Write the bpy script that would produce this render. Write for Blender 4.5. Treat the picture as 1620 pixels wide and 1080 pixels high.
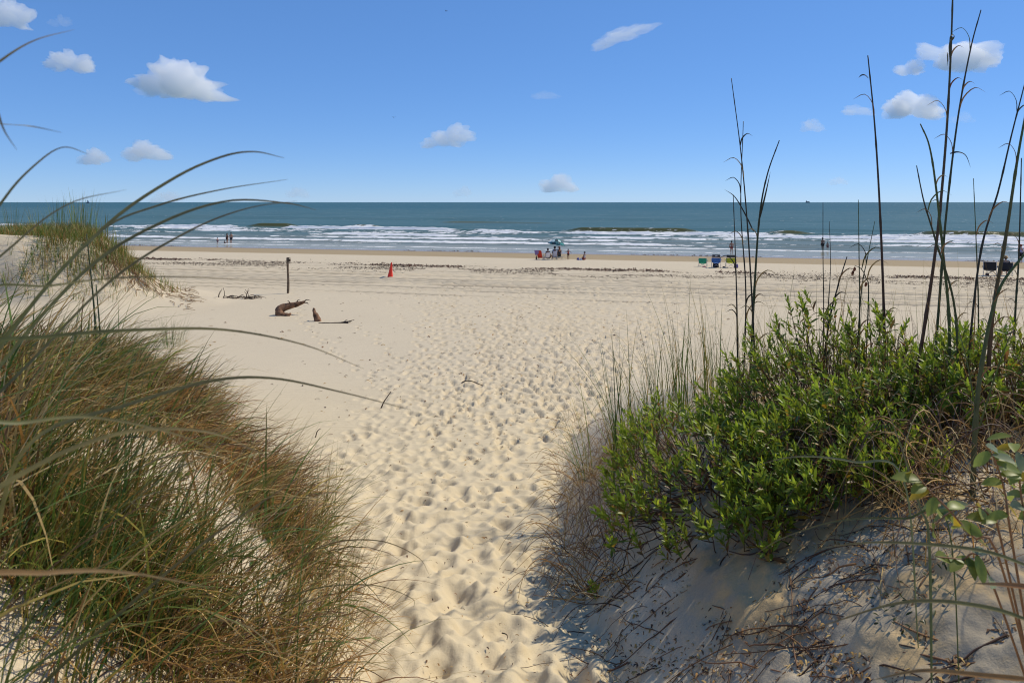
import bpy, bmesh, math, random
import numpy as np
from mathutils import Vector, Matrix

for _o in list(bpy.data.objects):
    bpy.data.objects.remove(_o, do_unlink=True)
SC = bpy.context.scene
COL = SC.collection
R = math.radians
random.seed(7)
RNG = np.random.default_rng(11)

# ------------------------------------------------------------------ camera
F = 1080.0                       # focal length in photograph pixels (24 mm on a 36 mm sensor)
CX, HY = 810.0, 320.0            # principal column and horizon row of the photograph
cam_data = bpy.data.cameras.new('camera')
cam_data.sensor_width = 36.0
cam_data.lens = 24.0
cam_data.shift_y = -(540.0 - HY) / 1620.0
cam_data.clip_start = 0.05
cam_data.clip_end = 90000.0
cam_data.dof.use_dof = True
cam_data.dof.focus_distance = 7.5
cam_data.dof.aperture_fstop = 7.0
cam = bpy.data.objects.new('camera', cam_data)
cam.rotation_euler = (R(90), 0, 0)
cam.location = (0, 0, 0)
COL.objects.link(cam)
SC.camera = cam

# ------------------------------------------------------------------ light
SUN_AZ, SUN_EL = 60.0, 47.0      # degrees to the right of the view direction, and above the horizon
world = bpy.data.worlds.new('World')
SC.world = world
world.use_nodes = True
wn = world.node_tree.nodes
wl = world.node_tree.links
wn.clear()
wo = wn.new('ShaderNodeOutputWorld')
wb = wn.new('ShaderNodeBackground')
sky = wn.new('ShaderNodeTexSky')
sky.sky_type = 'NISHITA'
sky.sun_disc = False
sky.sun_elevation = R(SUN_EL)
sky.sun_rotation = R(SUN_AZ)
sky.altitude = 3000.0
sky.air_density = 1.0
sky.dust_density = 0.0
sky.ozone_density = 8.0
# the photograph's grading: a flatter, bluer sky
wg = wn.new('ShaderNodeGamma'); wg.inputs[1].default_value = 0.5
wl.new(sky.outputs[0], wg.inputs[0])
hsv = wn.new('ShaderNodeHueSaturation')
hsv.inputs['Saturation'].default_value = 1.32
wl.new(wg.outputs[0], hsv.inputs['Color'])
wt = wn.new('ShaderNodeMix'); wt.data_type = 'RGBA'; wt.blend_type = 'MULTIPLY'
wt.inputs[0].default_value = 1.0; wt.inputs[7].default_value = (1.30, 1.62, 2.16, 1)
wl.new(hsv.outputs[0], wt.inputs[6])
wl.new(wt.outputs[2], wb.inputs['Color'])
wb.inputs['Strength'].default_value = 0.15
wl.new(wb.outputs[0], wo.inputs['Surface'])

sun_data = bpy.data.lights.new('sun', 'SUN')
sun_data.energy = 3.9
sun_data.angle = R(0.55)
sun_data.color = (1.0, 0.915, 0.75)
sun = bpy.data.objects.new('sun', sun_data)
SUN_DIR = Vector((math.sin(R(SUN_AZ)) * math.cos(R(SUN_EL)), math.cos(R(SUN_AZ)) * math.cos(R(SUN_EL)), math.sin(R(SUN_EL))))
sun.rotation_euler = SUN_DIR.to_track_quat('Z', 'Y').to_euler()
sun.location = SUN_DIR * 60
COL.objects.link(sun)

SC.view_settings.view_transform = 'Standard'
SC.view_settings.look = 'None'
SC.view_settings.exposure = 0.0
SC.view_settings.gamma = 1.0
SC.render.engine = 'CYCLES'
SC.cycles.max_bounces = 64
SC.cycles.diffuse_bounces = 4
SC.cycles.transmission_bounces = 6
SC.cycles.transparent_max_bounces = 16
SC.cycles.volume_bounces = 64
SC.cycles.use_denoising = True
SC.cycles.filter_width = 1.1

# ------------------------------------------------------------------ helpers
def tag(o, label=None, cat=None, group=None, kind=None):
    if label: o['label'] = label
    if cat: o['category'] = cat
    if group: o['group'] = group
    if kind: o['kind'] = kind
    return o

def empty(name, loc, rz=0.0):
    o = bpy.data.objects.new(name, None)
    o.empty_display_size = 0.2
    o.location = loc
    o.rotation_euler = (0, 0, rz)
    COL.objects.link(o)
    return o

def add_mesh(name, me, mat=None, parent=None, smooth=True):
    if mat is not None and not me.materials:
        me.materials.append(mat)
    if smooth and len(me.polygons):
        me.polygons.foreach_set('use_smooth', np.ones(len(me.polygons), dtype=bool))
    o = bpy.data.objects.new(name, me)
    COL.objects.link(o)
    if parent is not None:
        o.parent = parent
    return o

def np_mesh(name, verts, quads=None, tris=None):
    """fast mesh from numpy arrays"""
    me = bpy.data.meshes.new(name)
    verts = np.asarray(verts, dtype=np.float32)
    me.vertices.add(len(verts))
    me.vertices.foreach_set('co', verts.ravel())
    loops, starts, tot = [], [], 0
    for arr, k in ((quads, 4), (tris, 3)):
        if arr is None or len(arr) == 0:
            continue
        arr = np.asarray(arr, dtype=np.int32)
        loops.append(arr.ravel())
        starts.append(tot + np.arange(len(arr), dtype=np.int32) * k)
        tot += arr.size
    loops = np.concatenate(loops); starts = np.concatenate(starts)
    me.loops.add(len(loops))
    me.loops.foreach_set('vertex_index', loops)
    me.polygons.add(len(starts))
    me.polygons.foreach_set('loop_start', starts)
    me.update(calc_edges=True)
    me.validate()
    return me

def add_attr(me, name, vals):
    a = me.attributes.new(name, 'FLOAT', 'POINT')
    a.data.foreach_set('value', np.asarray(vals, dtype=np.float32).ravel())

def add_col(me, name, rgb):
    a = me.attributes.new(name, 'FLOAT_COLOR', 'POINT')
    rgba = np.ones((len(rgb), 4), dtype=np.float32); rgba[:, :3] = rgb
    a.data.foreach_set('color', rgba.ravel())

def smooth01(a, b, x):
    t = np.clip((x - a) / (b - a), 0, 1)
    return t * t * (3 - 2 * t)

_tab = np.random.default_rng(3).random((256, 256))
def vnoise(x, y):
    x = np.asarray(x, dtype=float); y = np.asarray(y, dtype=float)
    xi = np.floor(x).astype(int); yi = np.floor(y).astype(int)
    fx = x - xi; fy = y - yi
    fx = fx * fx * fx * (fx * (fx * 6 - 15) + 10); fy = fy * fy * fy * (fy * (fy * 6 - 15) + 10)
    x0 = xi & 255; x1 = (xi + 1) & 255; y0 = yi & 255; y1 = (yi + 1) & 255
    a = _tab[x0, y0]; b = _tab[x1, y0]; c = _tab[x0, y1]; d = _tab[x1, y1]
    return (a * (1 - fx) + b * fx) * (1 - fy) + (c * (1 - fx) + d * fx) * fy
def fbm(x, y, o=4):
    s = 0.0; a = 0.5; n = 0.0
    for k in range(o):
        s = s + a * vnoise(x * 2 ** k + 17.3 * k, y * 2 ** k + 9.1 * k); n += a; a *= 0.5
    return s / n

# material node helpers
def new_mat(name):
    m = bpy.data.materials.new(name); m.use_nodes = True
    nt = m.node_tree
    return m, nt.nodes, nt.links, nt.nodes['Principled BSDF']
def simple_mat(name, col, rough=0.7, var=0.12, scale=20.0, metal=0.0, bump=0.0, spec=0.35):
    m, n, l, p = new_mat(name)
    tc = n.new('ShaderNodeTexCoord'); nz = n.new('ShaderNodeTexNoise')
    nz.inputs['Scale'].default_value = scale; nz.inputs['Detail'].default_value = 5
    l.new(tc.outputs['Object'], nz.inputs['Vector'])
    rp = n.new('ShaderNodeValToRGB')
    c0 = [max(0, c * (1 - var * 2)) for c in col]; c1 = [min(1, c * (1 + var * 2)) for c in col]
    rp.color_ramp.elements[0].position = 0.3; rp.color_ramp.elements[1].position = 0.7
    rp.color_ramp.elements[0].color = (*c0, 1); rp.color_ramp.elements[1].color = (*c1, 1)
    l.new(nz.outputs['Fac'], rp.inputs[0]); l.new(rp.outputs[0], p.inputs['Base Color'])
    p.inputs['Roughness'].default_value = rough; p.inputs['Metallic'].default_value = metal
    p.inputs['Specular IOR Level'].default_value = spec
    if bump:
        b = n.new('ShaderNodeBump'); b.inputs['Strength'].default_value = bump; b.inputs['Distance'].default_value = 0.02
        l.new(nz.outputs['Fac'], b.inputs['Height']); l.new(b.outputs[0], p.inputs['Normal'])
    return m
def math_node(n, l, op, a, b=None, c=None, clamp=False):
    q = n.new('ShaderNodeMath'); q.operation = op; q.use_clamp = clamp
    for i, v in enumerate((a, b, c)):
        if v is None: continue
        if isinstance(v, (int, float)): q.inputs[i].default_value = v
        else: l.new(v, q.inputs[i])
    return q.outputs[0]
def map_range(n, l, v, a, b, c=0.0, d=1.0, smooth=True):
    q = n.new('ShaderNodeMapRange'); q.interpolation_type = 'SMOOTHSTEP' if smooth else 'LINEAR'
    l.new(v, q.inputs[0])
    for i, k in enumerate((a, b, c, d)): q.inputs[i + 1].default_value = k
    return q.outputs[0]
def mix_col(n, l, f, a, b):
    q = n.new('ShaderNodeMix'); q.data_type = 'RGBA'
    if isinstance(f, (int, float)): q.inputs[0].default_value = f
    else: l.new(f, q.inputs[0])
    for v, s in ((a, q.inputs[6]), (b, q.inputs[7])):
        if isinstance(v, tuple): s.default_value = (*v, 1)
        else: l.new(v, s)
    return q.outputs[2]
def noise_tex(n, l, vec, scale, detail=4, rough=0.55):
    q = n.new('ShaderNodeTexNoise'); q.inputs['Scale'].default_value = scale
    q.inputs['Detail'].default_value = detail; q.inputs['Roughness'].default_value = rough
    l.new(vec, q.inputs['Vector']); return q.outputs['Fac']
def attr_node(n, name):
    q = n.new('ShaderNodeAttribute'); q.attribute_name = name; return q

# ------------------------------------------------------------------ terrain
SHORE = 0.25                       # the shore runs away to the left: s = y + SHORE * x
SEA_Z = -6.2
_pp = np.array([[-30, -1.3], [0, -1.65], [2, -1.94], [3.5, -2.22], [5, -2.55], [7, -2.95], [9, -3.26], [12, -3.6], [16, -3.84], [22, -3.98], [28, -4.1],
                [36, -4.2], [44, -4.36], [49, -4.5], [53, -4.66], [58, -4.88], [63, -5.16], [70, -5.52], [78, -5.88], [86, -6.2], [96, -6.4], [106, -6.6], [130, -7.3], [260, -12.0], [5000, -20.0]])
_ps = np.linspace(-30, 260, 2901)
_pz = np.interp(_ps, _pp[:, 0], _pp[:, 1])
_k = np.hanning(41); _k /= _k.sum()
_pz = np.concatenate([_pz[:20], np.convolve(_pz, _k, 'valid'), _pz[-20:]])
def beach_z(s):
    return np.interp(s, _ps, _pz)
_le = np.array([[-20, -0.2], [0, -0.42], [2, -0.6], [3.57, -0.83], [5.1, -1.5], [8.5, -3.55], [12, -5.8], [16, -8.0], [22, -12.0], [60, -30]])
_re = np.array([[-20, 0.62], [0, 0.62], [2.5, 0.55], [3.57, 0.46], [4.8, 0.40], [6.5, 0.43], [9.6, 0.85], [14, 2.2], [20, 5.2], [28, 11], [60, 40]])
def left_u(x, y): return np.interp(y, _le[:, 0], _le[:, 1]) - x
def right_u(x, y): return x - np.interp(y, _re[:, 0], _re[:, 1])
def base_z(x, y):
    x = np.asarray(x, dtype=float); y = np.asarray(y, dtype=float)
    s = y + SHORE * x * smooth01(8, 26, y)
    z = beach_z(s)
    n1 = fbm(x * 0.55 + 31, y * 0.55 + 12, 3) - 0.5
    # near dune on the left
    u = left_u(x, y)
    hm = np.interp(y, [-20, 0, 4, 9, 12, 15, 19], [1.1, 1.15, 1.25, 1.2, 0.9, 0.4, 0.0])
    up = np.clip(u + 0.10 * n1, 0, None)
    z = z + hm * (1 - np.exp(-up / 1.5 - (up / 1.15) ** 2)) * 1.0 + 0.22 * n1 * smooth01(0.2, 1.5, u) * smooth01(19, 14, y)
    # near dune on the right
    u = right_u(x, y)
    hm = np.interp(y, [-20, 0, 3, 5, 7, 9, 12, 15], [0.8, 0.85, 1.0, 1.18, 1.2, 0.85, 0.3, 0.0])
    up = np.clip(u + 0.16 * n1, 0, None)
    z = z + hm * (1 - np.exp(-up / 1.5 - (up / 1.15) ** 2)) + 0.2 * n1 * smooth01(0.2, 1.5, u) * smooth01(21, 14, y)
    # far mound on the left with a cut seaward face
    n2 = fbm(x * 0.22 + 5, y * 0.22 + 3, 4) - 0.5
    q = np.sqrt(((x + 24.0) / 10.6) ** 2 + ((y - 27.5) / 5.6) ** 2) + 0.26 * n2
    z = z + 2.3 * (1 - smooth01(0.62, 0.98, q)) + 0.35 * (1 - smooth01(0.85, 1.22, q)) + 1.1 * n2 * (1 - smooth01(0.5, 1.0, q))
    # soft undulation of the whole beach
    z = z + 0.05 * (fbm(x * 0.3 + 3, y * 0.3, 3) - 0.5) * smooth01(60, 40, s)
    return z

def ray(px, py):
    return np.array([(px - CX) / F, 1.0, -(py - HY) / F])
def hit(px, py, dmin=0.8, dmax=400.0):
    """where the line of sight through a photograph pixel meets the ground (or the sea)"""
    d = np.exp(np.linspace(math.log(dmin), math.log(dmax), 4000))
    r = ray(px, py)
    g = np.maximum(base_z(r[0] * d, d), SEA_Z)
    below = np.nonzero(r[2] * d <= g)[0]
    k = below[0] if len(below) else len(d) - 1
    return Vector((r[0] * d[k], d[k], g[k]))
def ground(x, y):
    return float(base_z(x, y))

# one sheet: rows grow coarser with distance, columns fan out
gy = np.concatenate([np.linspace(-9, 0.9, 18), np.exp(np.linspace(math.log(1.1), math.log(48), 720)), np.linspace(48.6, 200, 150)])
gt = np.concatenate([-np.exp(np.linspace(math.log(9), math.log(0.93), 42)), np.linspace(-0.92, 0.92, 640), np.exp(np.linspace(math.log(0.93), math.log(9), 42))])
GW = 1.0 + np.clip(gy, 0, None)
GX = gt[None, :] * GW[:, None]
GY = np.repeat(gy[:, None], len(gt), 1)
GZ = base_z(GX, GY)
U_L = left_u(GX, GY); U_R = right_u(GX, GY)
GS = GY + SHORE * GX
flat = smooth01(0.5, -0.25, U_L) * smooth01(0.35, -0.15, U_R)        # 1 on the trodden path and beach

DENT = np.zeros_like(GZ)
def dent(cx, cy, lx, ly, ang, depth, rim=0.35, skew=0.0):
    """one foot-sized hollow pressed into the sheet"""
    ext = 1.7 * max(lx, ly)
    r0, r1 = np.searchsorted(gy, (cy - ext, cy + ext))
    if r1 - r0 < 1: return
    w = 1.0 + max(cy, 0)
    c0, c1 = np.searchsorted(gt, ((cx - ext) / w - 0.02 / w, (cx + ext) / w + 0.02 / w))
    c0 = max(c0 - 1, 0)
    X = GX[r0:r1, c0:c1] - cx; Y = GY[r0:r1, c0:c1] - cy
    ca, sa = math.cos(ang), math.sin(ang)
    a = (X * ca + Y * sa) / lx; b = (-X * sa + Y * ca) / ly
    rr = np.sqrt(a * a + b * b)
    pit = -(1 - smooth01(0.25, 1.05, rr)) * (1 + skew * b)
    edge = rim * np.exp(-((rr - 1.15) / 0.22) ** 2) * (1 - skew * b * 0.8)
    DENT[r0:r1, c0:c1] += depth * (pit + edge)
rg = random.Random(5)
# dense trodden sand on the path
N1 = 2000
for k in range(N1):
    y = math.exp(rg.uniform(math.log(1.8), math.log(17.5)))
    xl = float(np.interp(y, _le[:, 0], _le[:, 1])); xr = float(np.interp(y, _re[:, 0], _re[:, 1]))
    xl = max(xl, -2.4 - 0.10 * max(0, y - 8)) + 0.05; xr = min(xr, 2.2 + 0.02 * y) + 0.05
    x = rg.uniform(xl, xr) if rg.random() < 0.75 else rg.gauss((xl + xr) / 2, 0.28 * (xr - xl))
    L = rg.uniform(0.11, 0.20); W = L * rg.uniform(0.42, 0.75)
    dp = rg.uniform(0.010, 0.022) * (0.6 if y < 4 else 0.85 if y < 6 else 1.2)
    dent(x, y, W, L, rg.gauss(0.0, 0.45), dp, rg.uniform(0.25, 0.6), rg.uniform(-0.7, 0.7))
# trails of single prints that spread out over the beach
for trail in range(90):
    y = rg.uniform(9, 15); x = rg.gauss(0.3, 1.1); head = rg.gauss(0.14, 0.26)
    if trail < 6: x = rg.uniform(-1.9, -0.9); head = rg.gauss(-0.06, 0.05)
    side = 1; y1 = rg.uniform(20, 40)
    while y < y1:
        dent(x + side * 0.09 * math.cos(head), y, 0.07, 0.15, -head + rg.gauss(0, 0.15), rg.uniform(0.05, 0.085), 0.25, rg.uniform(-0.1, 0.6))
        st = rg.uniform(0.55, 0.75); x += st * math.sin(head); y += st * math.cos(head); side = -side
        head += rg.gauss(0, 0.04)
for k in range(1500):                                                # scattered prints on the right of the beach
    y = rg.uniform(13, 33); x = rg.gauss(0.16 * y + 0.8, 0.09 * y + 0.9)
    dent(x, y, 0.08, 0.15, rg.gauss(-0.3, 0.7), rg.uniform(0.04, 0.075), 0.25, rg.uniform(-0.1, 0.6))
for k in range(1500):                                                # and on the strip by the wrack line
    s = rg.uniform(36, 60); x = rg.uniform(-30, 45); y = s - SHORE * x
    dent(x, y, 0.13, 0.24, rg.uniform(-1.5, 1.5), rg.uniform(0.015, 0.04), 0.4)
GZ = GZ + np.clip(DENT, -0.085, 0.05) * np.maximum(flat, 0.12)
# churned lumps on the near path, wind ripples on the open sand
trod = smooth01(17, 8, GY) * flat
GZ = GZ + trod * 0.028 * (fbm(GX * 3.1, GY * 2.6, 3) - 0.5)
dune = np.clip(smooth01(0.0, 0.7, U_L) + smooth01(0.0, 0.6, U_R), 0, 1) * smooth01(24, 12, GY)
GZ = GZ + dune * (0.06 * (fbm(GX * 2.2 + 9, GY * 2.2, 4) - 0.5) + 0.03 * (fbm(GX * 9 + 9, GY * 9, 2) - 0.5))
crust = smooth01(0.1, 0.5, U_R) * smooth01(7, 3.5, GY)
GZ = GZ + crust * (0.035 * np.abs(fbm(GX * 5 + 2, GY * 4, 3) - 0.5) * 2 + 0.022 * (fbm(GX * 16, GY * 13, 2) - 0.5))
# tyre ruts along the shore: pressed sand, with a darker colour along the grooves
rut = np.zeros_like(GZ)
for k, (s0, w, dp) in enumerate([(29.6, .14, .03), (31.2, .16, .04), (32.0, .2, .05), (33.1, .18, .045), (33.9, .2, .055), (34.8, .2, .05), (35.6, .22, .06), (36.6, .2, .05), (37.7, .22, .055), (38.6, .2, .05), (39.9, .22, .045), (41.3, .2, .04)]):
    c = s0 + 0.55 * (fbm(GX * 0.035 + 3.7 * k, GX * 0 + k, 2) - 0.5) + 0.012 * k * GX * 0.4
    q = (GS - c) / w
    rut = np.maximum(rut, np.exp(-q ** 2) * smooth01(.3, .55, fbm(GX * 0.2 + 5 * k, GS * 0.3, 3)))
    dp = dp * 1.9
    GZ = GZ + dp * (-np.exp(-q ** 2) + 0.7 * np.exp(-((np.abs(q) - 1.6) / 0.6) ** 2)) * (0.5 + fbm(GX * 0.15 + k, GS * 0.02, 2)) * smooth01(200, 120, np.abs(GX))
nr, nc = GZ.shape
idx = np.arange(nr * nc).reshape(nr, nc)
quads = np.stack([idx[:-1, :-1], idx[:-1, 1:], idx[1:, 1:], idx[1:, :-1]], -1).reshape(-1, 4)
me = np_mesh('beach_sand', np.stack([GX, GY, GZ], -1).reshape(-1, 3), quads)
wet = smooth01(61.6, 64.2, GS + 2.2 * (fbm(GX * 0.05, GS * 0.05 + 4, 3) - 0.5)) * 0.75 + 0.25 * smooth01(76, 84, GS)
add_attr(me, 'wet', wet)
wrack = np.exp(-((GS - 44.5 - 2.0 * (fbm(GX * 0.04, GX * 0, 2) - 0.5)) / 2.6) ** 2)
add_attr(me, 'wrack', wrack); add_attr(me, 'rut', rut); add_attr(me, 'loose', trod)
warmed_ochre = np.clip(smooth01(0.05, 0.5, U_R) * smooth01(9, 4, GY) * smooth01(0.34, 0.55, fbm(GX * 1.3 + 4, GY * 1.3 + 8, 4)), 0, 1)  # ochre and grey mottle, coloured warmer to offset the bank's blue shade
add_attr(me, 'warmed_ochre', warmed_ochre)

m_sand, n, l, p = new_mat('sand')
tc = n.new('ShaderNodeTexCoord'); ov = tc.outputs['Object']
a_wet = attr_node(n, 'wet').outputs['Fac']; a_wr = attr_node(n, 'wrack').outputs['Fac']; a_wo = attr_node(n, 'warmed_ochre').outputs['Fac']
big = noise_tex(n, l, ov, 0.35, 5); mid = noise_tex(n, l, ov, 5.0, 5); fine = noise_tex(n, l, ov, 130.0, 3, 0.7)
dry = mix_col(n, l, big, (0.50, 0.41, 0.285), (0.58, 0.485, 0.35))
dry = mix_col(n, l, map_range(n, l, fine, 0.3, 0.75), dry, (0.68, 0.57, 0.385))
dry = mix_col(n, l, math_node(n, l, 'MULTIPLY', map_range(n, l, mid, 0.55, 0.75), 0.25), dry, (0.46, 0.36, 0.25))
vs = n.new('ShaderNodeTexVoronoi'); vs.inputs['Scale'].default_value = 26.0; l.new(ov, vs.inputs['Vector'])
dry = mix_col(n, l, math_node(n, l, 'MULTIPLY', attr_node(n, 'loose').outputs['Fac'], 0.75), dry, (0.63, 0.51, 0.315))
spk = math_node(n, l, 'LESS_THAN', vs.outputs['Distance'], 0.085)
sepc = n.new('ShaderNodeSeparateColor'); l.new(vs.outputs['Color'], sepc.inputs[0])
spk = math_node(n, l, 'MULTIPLY', spk, math_node(n, l, 'GREATER_THAN', sepc.outputs[0], 0.9))
dry = mix_col(n, l, spk, dry, (0.10, 0.07, 0.045))
dry = mix_col(n, l, math_node(n, l, 'MULTIPLY', a_wo, 0.88), dry, mix_col(n, l, map_range(n, l, mid, 0.4, 0.6), (0.50, 0.345, 0.16), (0.33, 0.275, 0.19)))
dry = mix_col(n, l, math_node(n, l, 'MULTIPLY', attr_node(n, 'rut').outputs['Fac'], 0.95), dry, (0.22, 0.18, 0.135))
# shell grit along the wrack line
mp = n.new('ShaderNodeMapping'); mp.inputs['Scale'].default_value = (1.2, 3.0, 1.0); mp.inputs['Rotation'].default_value = (0, 0, math.atan(SHORE)); l.new(ov, mp.inputs[0])
gr = noise_tex(n, l, mp.outputs[0], 1.5, 8, 0.75)
grf = math_node(n, l, 'MULTIPLY', map_range(n, l, gr, 0.52, 0.62), a_wr)
dry = mix_col(n, l, math_node(n, l, 'MULTIPLY', grf, 0.7), dry, (0.16, 0.115, 0.08))
wetc = mix_col(n, l, big, (0.265, 0.18, 0.08), (0.325, 0.23, 0.108))
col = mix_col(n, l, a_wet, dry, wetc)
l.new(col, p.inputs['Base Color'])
l.new(map_range(n, l, a_wet, 0.72, 1.0, 0.92, 0.22), p.inputs['Roughness'])
l.new(map_range(n, l, a_wet, 0.3, 1.0, 0.10, 0.14), p.inputs['Specular IOR Level'])
b1 = n.new('ShaderNodeBump'); b1.inputs['Strength'].default_value = 0.35; b1.inputs['Distance'].default_value = 0.004
l.new(fine, b1.inputs['Height'])
wv = n.new('ShaderNodeTexWave'); wv.inputs['Scale'].default_value = 2.2; wv.inputs['Distortion'].default_value = 5.0; wv.inputs['Detail'].default_value = 2; wv.bands_direction = 'Y'
l.new(ov, wv.inputs['Vector'])
b2 = n.new('ShaderNodeBump'); b2.inputs['Distance'].default_value = 0.006
l.new(math_node(n, l, 'MULTIPLY', map_range(n, l, a_wet, 0.0, 0.4, 0.5, 0.0), map_range(n, l, big, 0.4, 0.6)), b2.inputs['Strength'])
l.new(wv.outputs['Fac'], b2.inputs['Height']); l.new(b1.outputs[0], b2.inputs['Normal'])
b3 = n.new('ShaderNodeBump'); b3.inputs['Strength'].default_value = 0.5; b3.inputs['Distance'].default_value = 0.012
l.new(noise_tex(n, l, ov, 22.0, 4, 0.6), b3.inputs['Height']); l.new(b2.outputs[0], b3.inputs['Normal'])
l.new(b3.outputs[0], p.inputs['Normal'])
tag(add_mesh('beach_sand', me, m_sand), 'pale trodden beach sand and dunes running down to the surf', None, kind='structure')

# ------------------------------------------------------------------ sea
ss = np.concatenate([np.linspace(83.5, 168, 330), np.exp(np.linspace(math.log(169), math.log(60000), 190))])
st = np.concatenate([-np.exp(np.linspace(math.log(7), math.log(1.06), 24)), np.linspace(-1.05, 1.05, 400), np.exp(np.linspace(math.log(1.06), math.log(7), 24))])
S = np.repeat(ss[:, None], len(st), 1)
X = st[None, :] * S / (1 + SHORE * np.clip(st, -0.9, 0.9))[None, :]
Y = S - SHORE * X * smooth01(6000, 400, S)
Z = np.full_like(S, SEA_Z)
foam = np.zeros_like(S); face = np.zeros_like(S)
nx = lambda sc, ph, o=3: fbm(X * sc + ph, X * 0 + ph * 1.7, o)
# long swell further out
for wl_, am, ph in ((27.0, .26, 0.0), (19.0, .18, 1.7), (41.0, .3, 0.6)):
    arg = (S + 9 * nx(0.012, ph + 3)) / wl_ * 2 * math.pi + ph
    Z += am * (np.exp(2.2 * (np.sin(arg) - 1)) * 1.7 - 0.5) * smooth01(150, 185, S) * smooth01(900, 300, S) * (0.35 + 1.3 * nx(0.02, ph + 8))
def gate(x0, x1, soft=3.0):
    return smooth01(x0 - soft, x0 + soft, X) * smooth01(x1 + soft, x1 - soft, X)
# lifted, still green wave faces
for s0, x0, x1, h in ((143.5, 12, 36, .95), (157, -66, -54, .95), (150, -38, -30, .7), (139, 72, 98, .95), (143, 49, 56, .7), (236, -85, -28, .9), (205, -20, 10, .5)):
    c = s0 + 1.6 * (nx(0.06, s0) - 0.5)
    q = S - c
    g = gate(x0, x1)
    Z += g * h * np.where(q < 0, np.exp(-(q / 1.1) ** 2), np.exp(-(q / 3.6) ** 2))
    face = np.maximum(face, g * np.exp(-((q + 0.7) / 1.3) ** 2))
# bores of white water rolling in
open_ = 1 - np.clip(gate(12, 36) + gate(72, 98) + gate(-66, -54), 0, 1)
for s0, am, h, L, op in ((147, 2.5, .6, 4.0, 1), (138, 3.5, .5, 5.5, 0), (131, 3.5, .45, 5.5, 0), (122.5, 3.5, .4, 5.0, 0), (112, 3.0, .32, 2.5, 0), (103.5, 2.6, .26, 2.2, 0), (97, 2.2, .10, .8, 0), (90.5, 2.4, .04, .5, 0)):
    c = s0 + am * 2.2 * (nx(0.035, s0 * .37) - 0.5) + am * 0.35 * (nx(0.35, s0, 2) - 0.5) - 0.02 * X
    q = S - c
    inten = np.clip(0.50 + 2.5 * (nx(0.05, s0 * .71 + 2) - 0.45), 0, 1.2)
    if op: inten = inten * open_
    if s0 < 100: inten = inten * (0.62 if s0 > 95 else 0.5)
    Z += h * np.clip(inten, 0.25, 1) * np.where(q < 0, np.exp(-(q / 0.5) ** 2), np.exp(-q / L)) * (0.75 + 0.5 * fbm(X * 0.9, S * 0.9, 2))
    tail = np.where(q < 0, smooth01(-1.15, -0.75, q), np.exp(-np.clip(q, 0, None) / (L * 0.85)))
    foam = np.maximum(foam, inten * tail)
    face = np.maximum(face, 0.5 * np.exp(-((q + 1.25) / 0.4) ** 2) * smooth01(98, 103, S))  # shadow at each bore's toe, coloured in as a narrow dark line
foam *= smooth01(175, 150, S)
edge = np.exp(-((S - 86.3 - 1.0 * (fbm(X * 0.05, X * 0 + 3, 3) - .5)) / 0.35) ** 2)
foam = np.maximum(foam, 0.45 * edge)
Z += 0.035 * (fbm(X * 0.55, S * 0.8, 3) - 0.5) * smooth01(93, 104, S) * smooth01(260, 150, S)
Z += 0.16 * foam * (fbm(X * 1.6, S * 1.6, 2) - 0.35) * smooth01(96, 104, S)
nr, nc = S.shape
idx = np.arange(nr * nc).reshape(nr, nc)
quads = np.stack([idx[:-1, :-1], idx[:-1, 1:], idx[1:, 1:], idx[1:, :-1]], -1).reshape(-1, 4)
me = np_mesh('sea', np.stack([X, Y, Z], -1).reshape(-1, 3), quads)
add_attr(me, 'foam', foam); add_attr(me, 'face', np.clip(face, 0, 1))
add_attr(me, 'shallow', smooth01(150, 90, S)); add_attr(me, 'film', smooth01(100, 92, S)); add_attr(me, 'deep', smooth01(150, 900, S))
m_sea, n, l, p = new_mat('sea_water')
tc = n.new('ShaderNodeTexCoord'); ov = tc.outputs['Object']
a_f = attr_node(n, 'foam').outputs['Fac']; a_fc = attr_node(n, 'face').outputs['Fac']; a_sh = attr_node(n, 'shallow').outputs['Fac']; a_fi = attr_node(n, 'film').outputs['Fac']; a_dp = attr_node(n, 'deep').outputs['Fac']
mp = n.new('ShaderNodeMapping'); mp.inputs['Rotation'].default_value = (0, 0, math.atan(SHORE)); mp.inputs['Scale'].default_value = (0.35, 1.0, 1.0); l.new(ov, mp.inputs[0])
wc = mix_col(n, l, a_sh, (0.075, 0.155, 0.165), (0.19, 0.215, 0.20))
wc = mix_col(n, l, a_dp, wc, (0.028, 0.11, 0.135))
# deeper and paler streaks and patches mixed into the water colour
mp2 = n.new('ShaderNodeMapping'); mp2.inputs['Rotation'].default_value = (0, 0, math.atan(SHORE)); mp2.inputs['Scale'].default_value = (0.006, 0.03, 1.0); l.new(ov, mp2.inputs[0])
mp3 = n.new('ShaderNodeMapping'); mp3.inputs['Rotation'].default_value = (0, 0, math.atan(SHORE)); mp3.inputs['Scale'].default_value = (0.06, 0.16, 1.0); l.new(ov, mp3.inputs[0])
wc = mix_col(n, l, math_node(n, l, 'MULTIPLY', map_range(n, l, noise_tex(n, l, mp2.outputs[0], 1.0, 6, 0.65), 0.35, 0.7), 0.55), wc, (0.055, 0.12, 0.125))
wc = mix_col(n, l, math_node(n, l, 'MULTIPLY', map_range(n, l, noise_tex(n, l, mp3.outputs[0], 1.0, 5, 0.7), 0.48, 0.68), 0.45), wc, (0.125, 0.20, 0.205))
wc = mix_col(n, l, math_node(n, l, 'MULTIPLY', a_fc, 0.9), wc, (0.10, 0.095, 0.03))
wc = mix_col(n, l, math_node(n, l, 'MULTIPLY', a_fi, 0.7), wc, (0.36, 0.345, 0.28))
fn = noise_tex(n, l, mp.outputs[0], 1.1, 7, 0.7)
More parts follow.
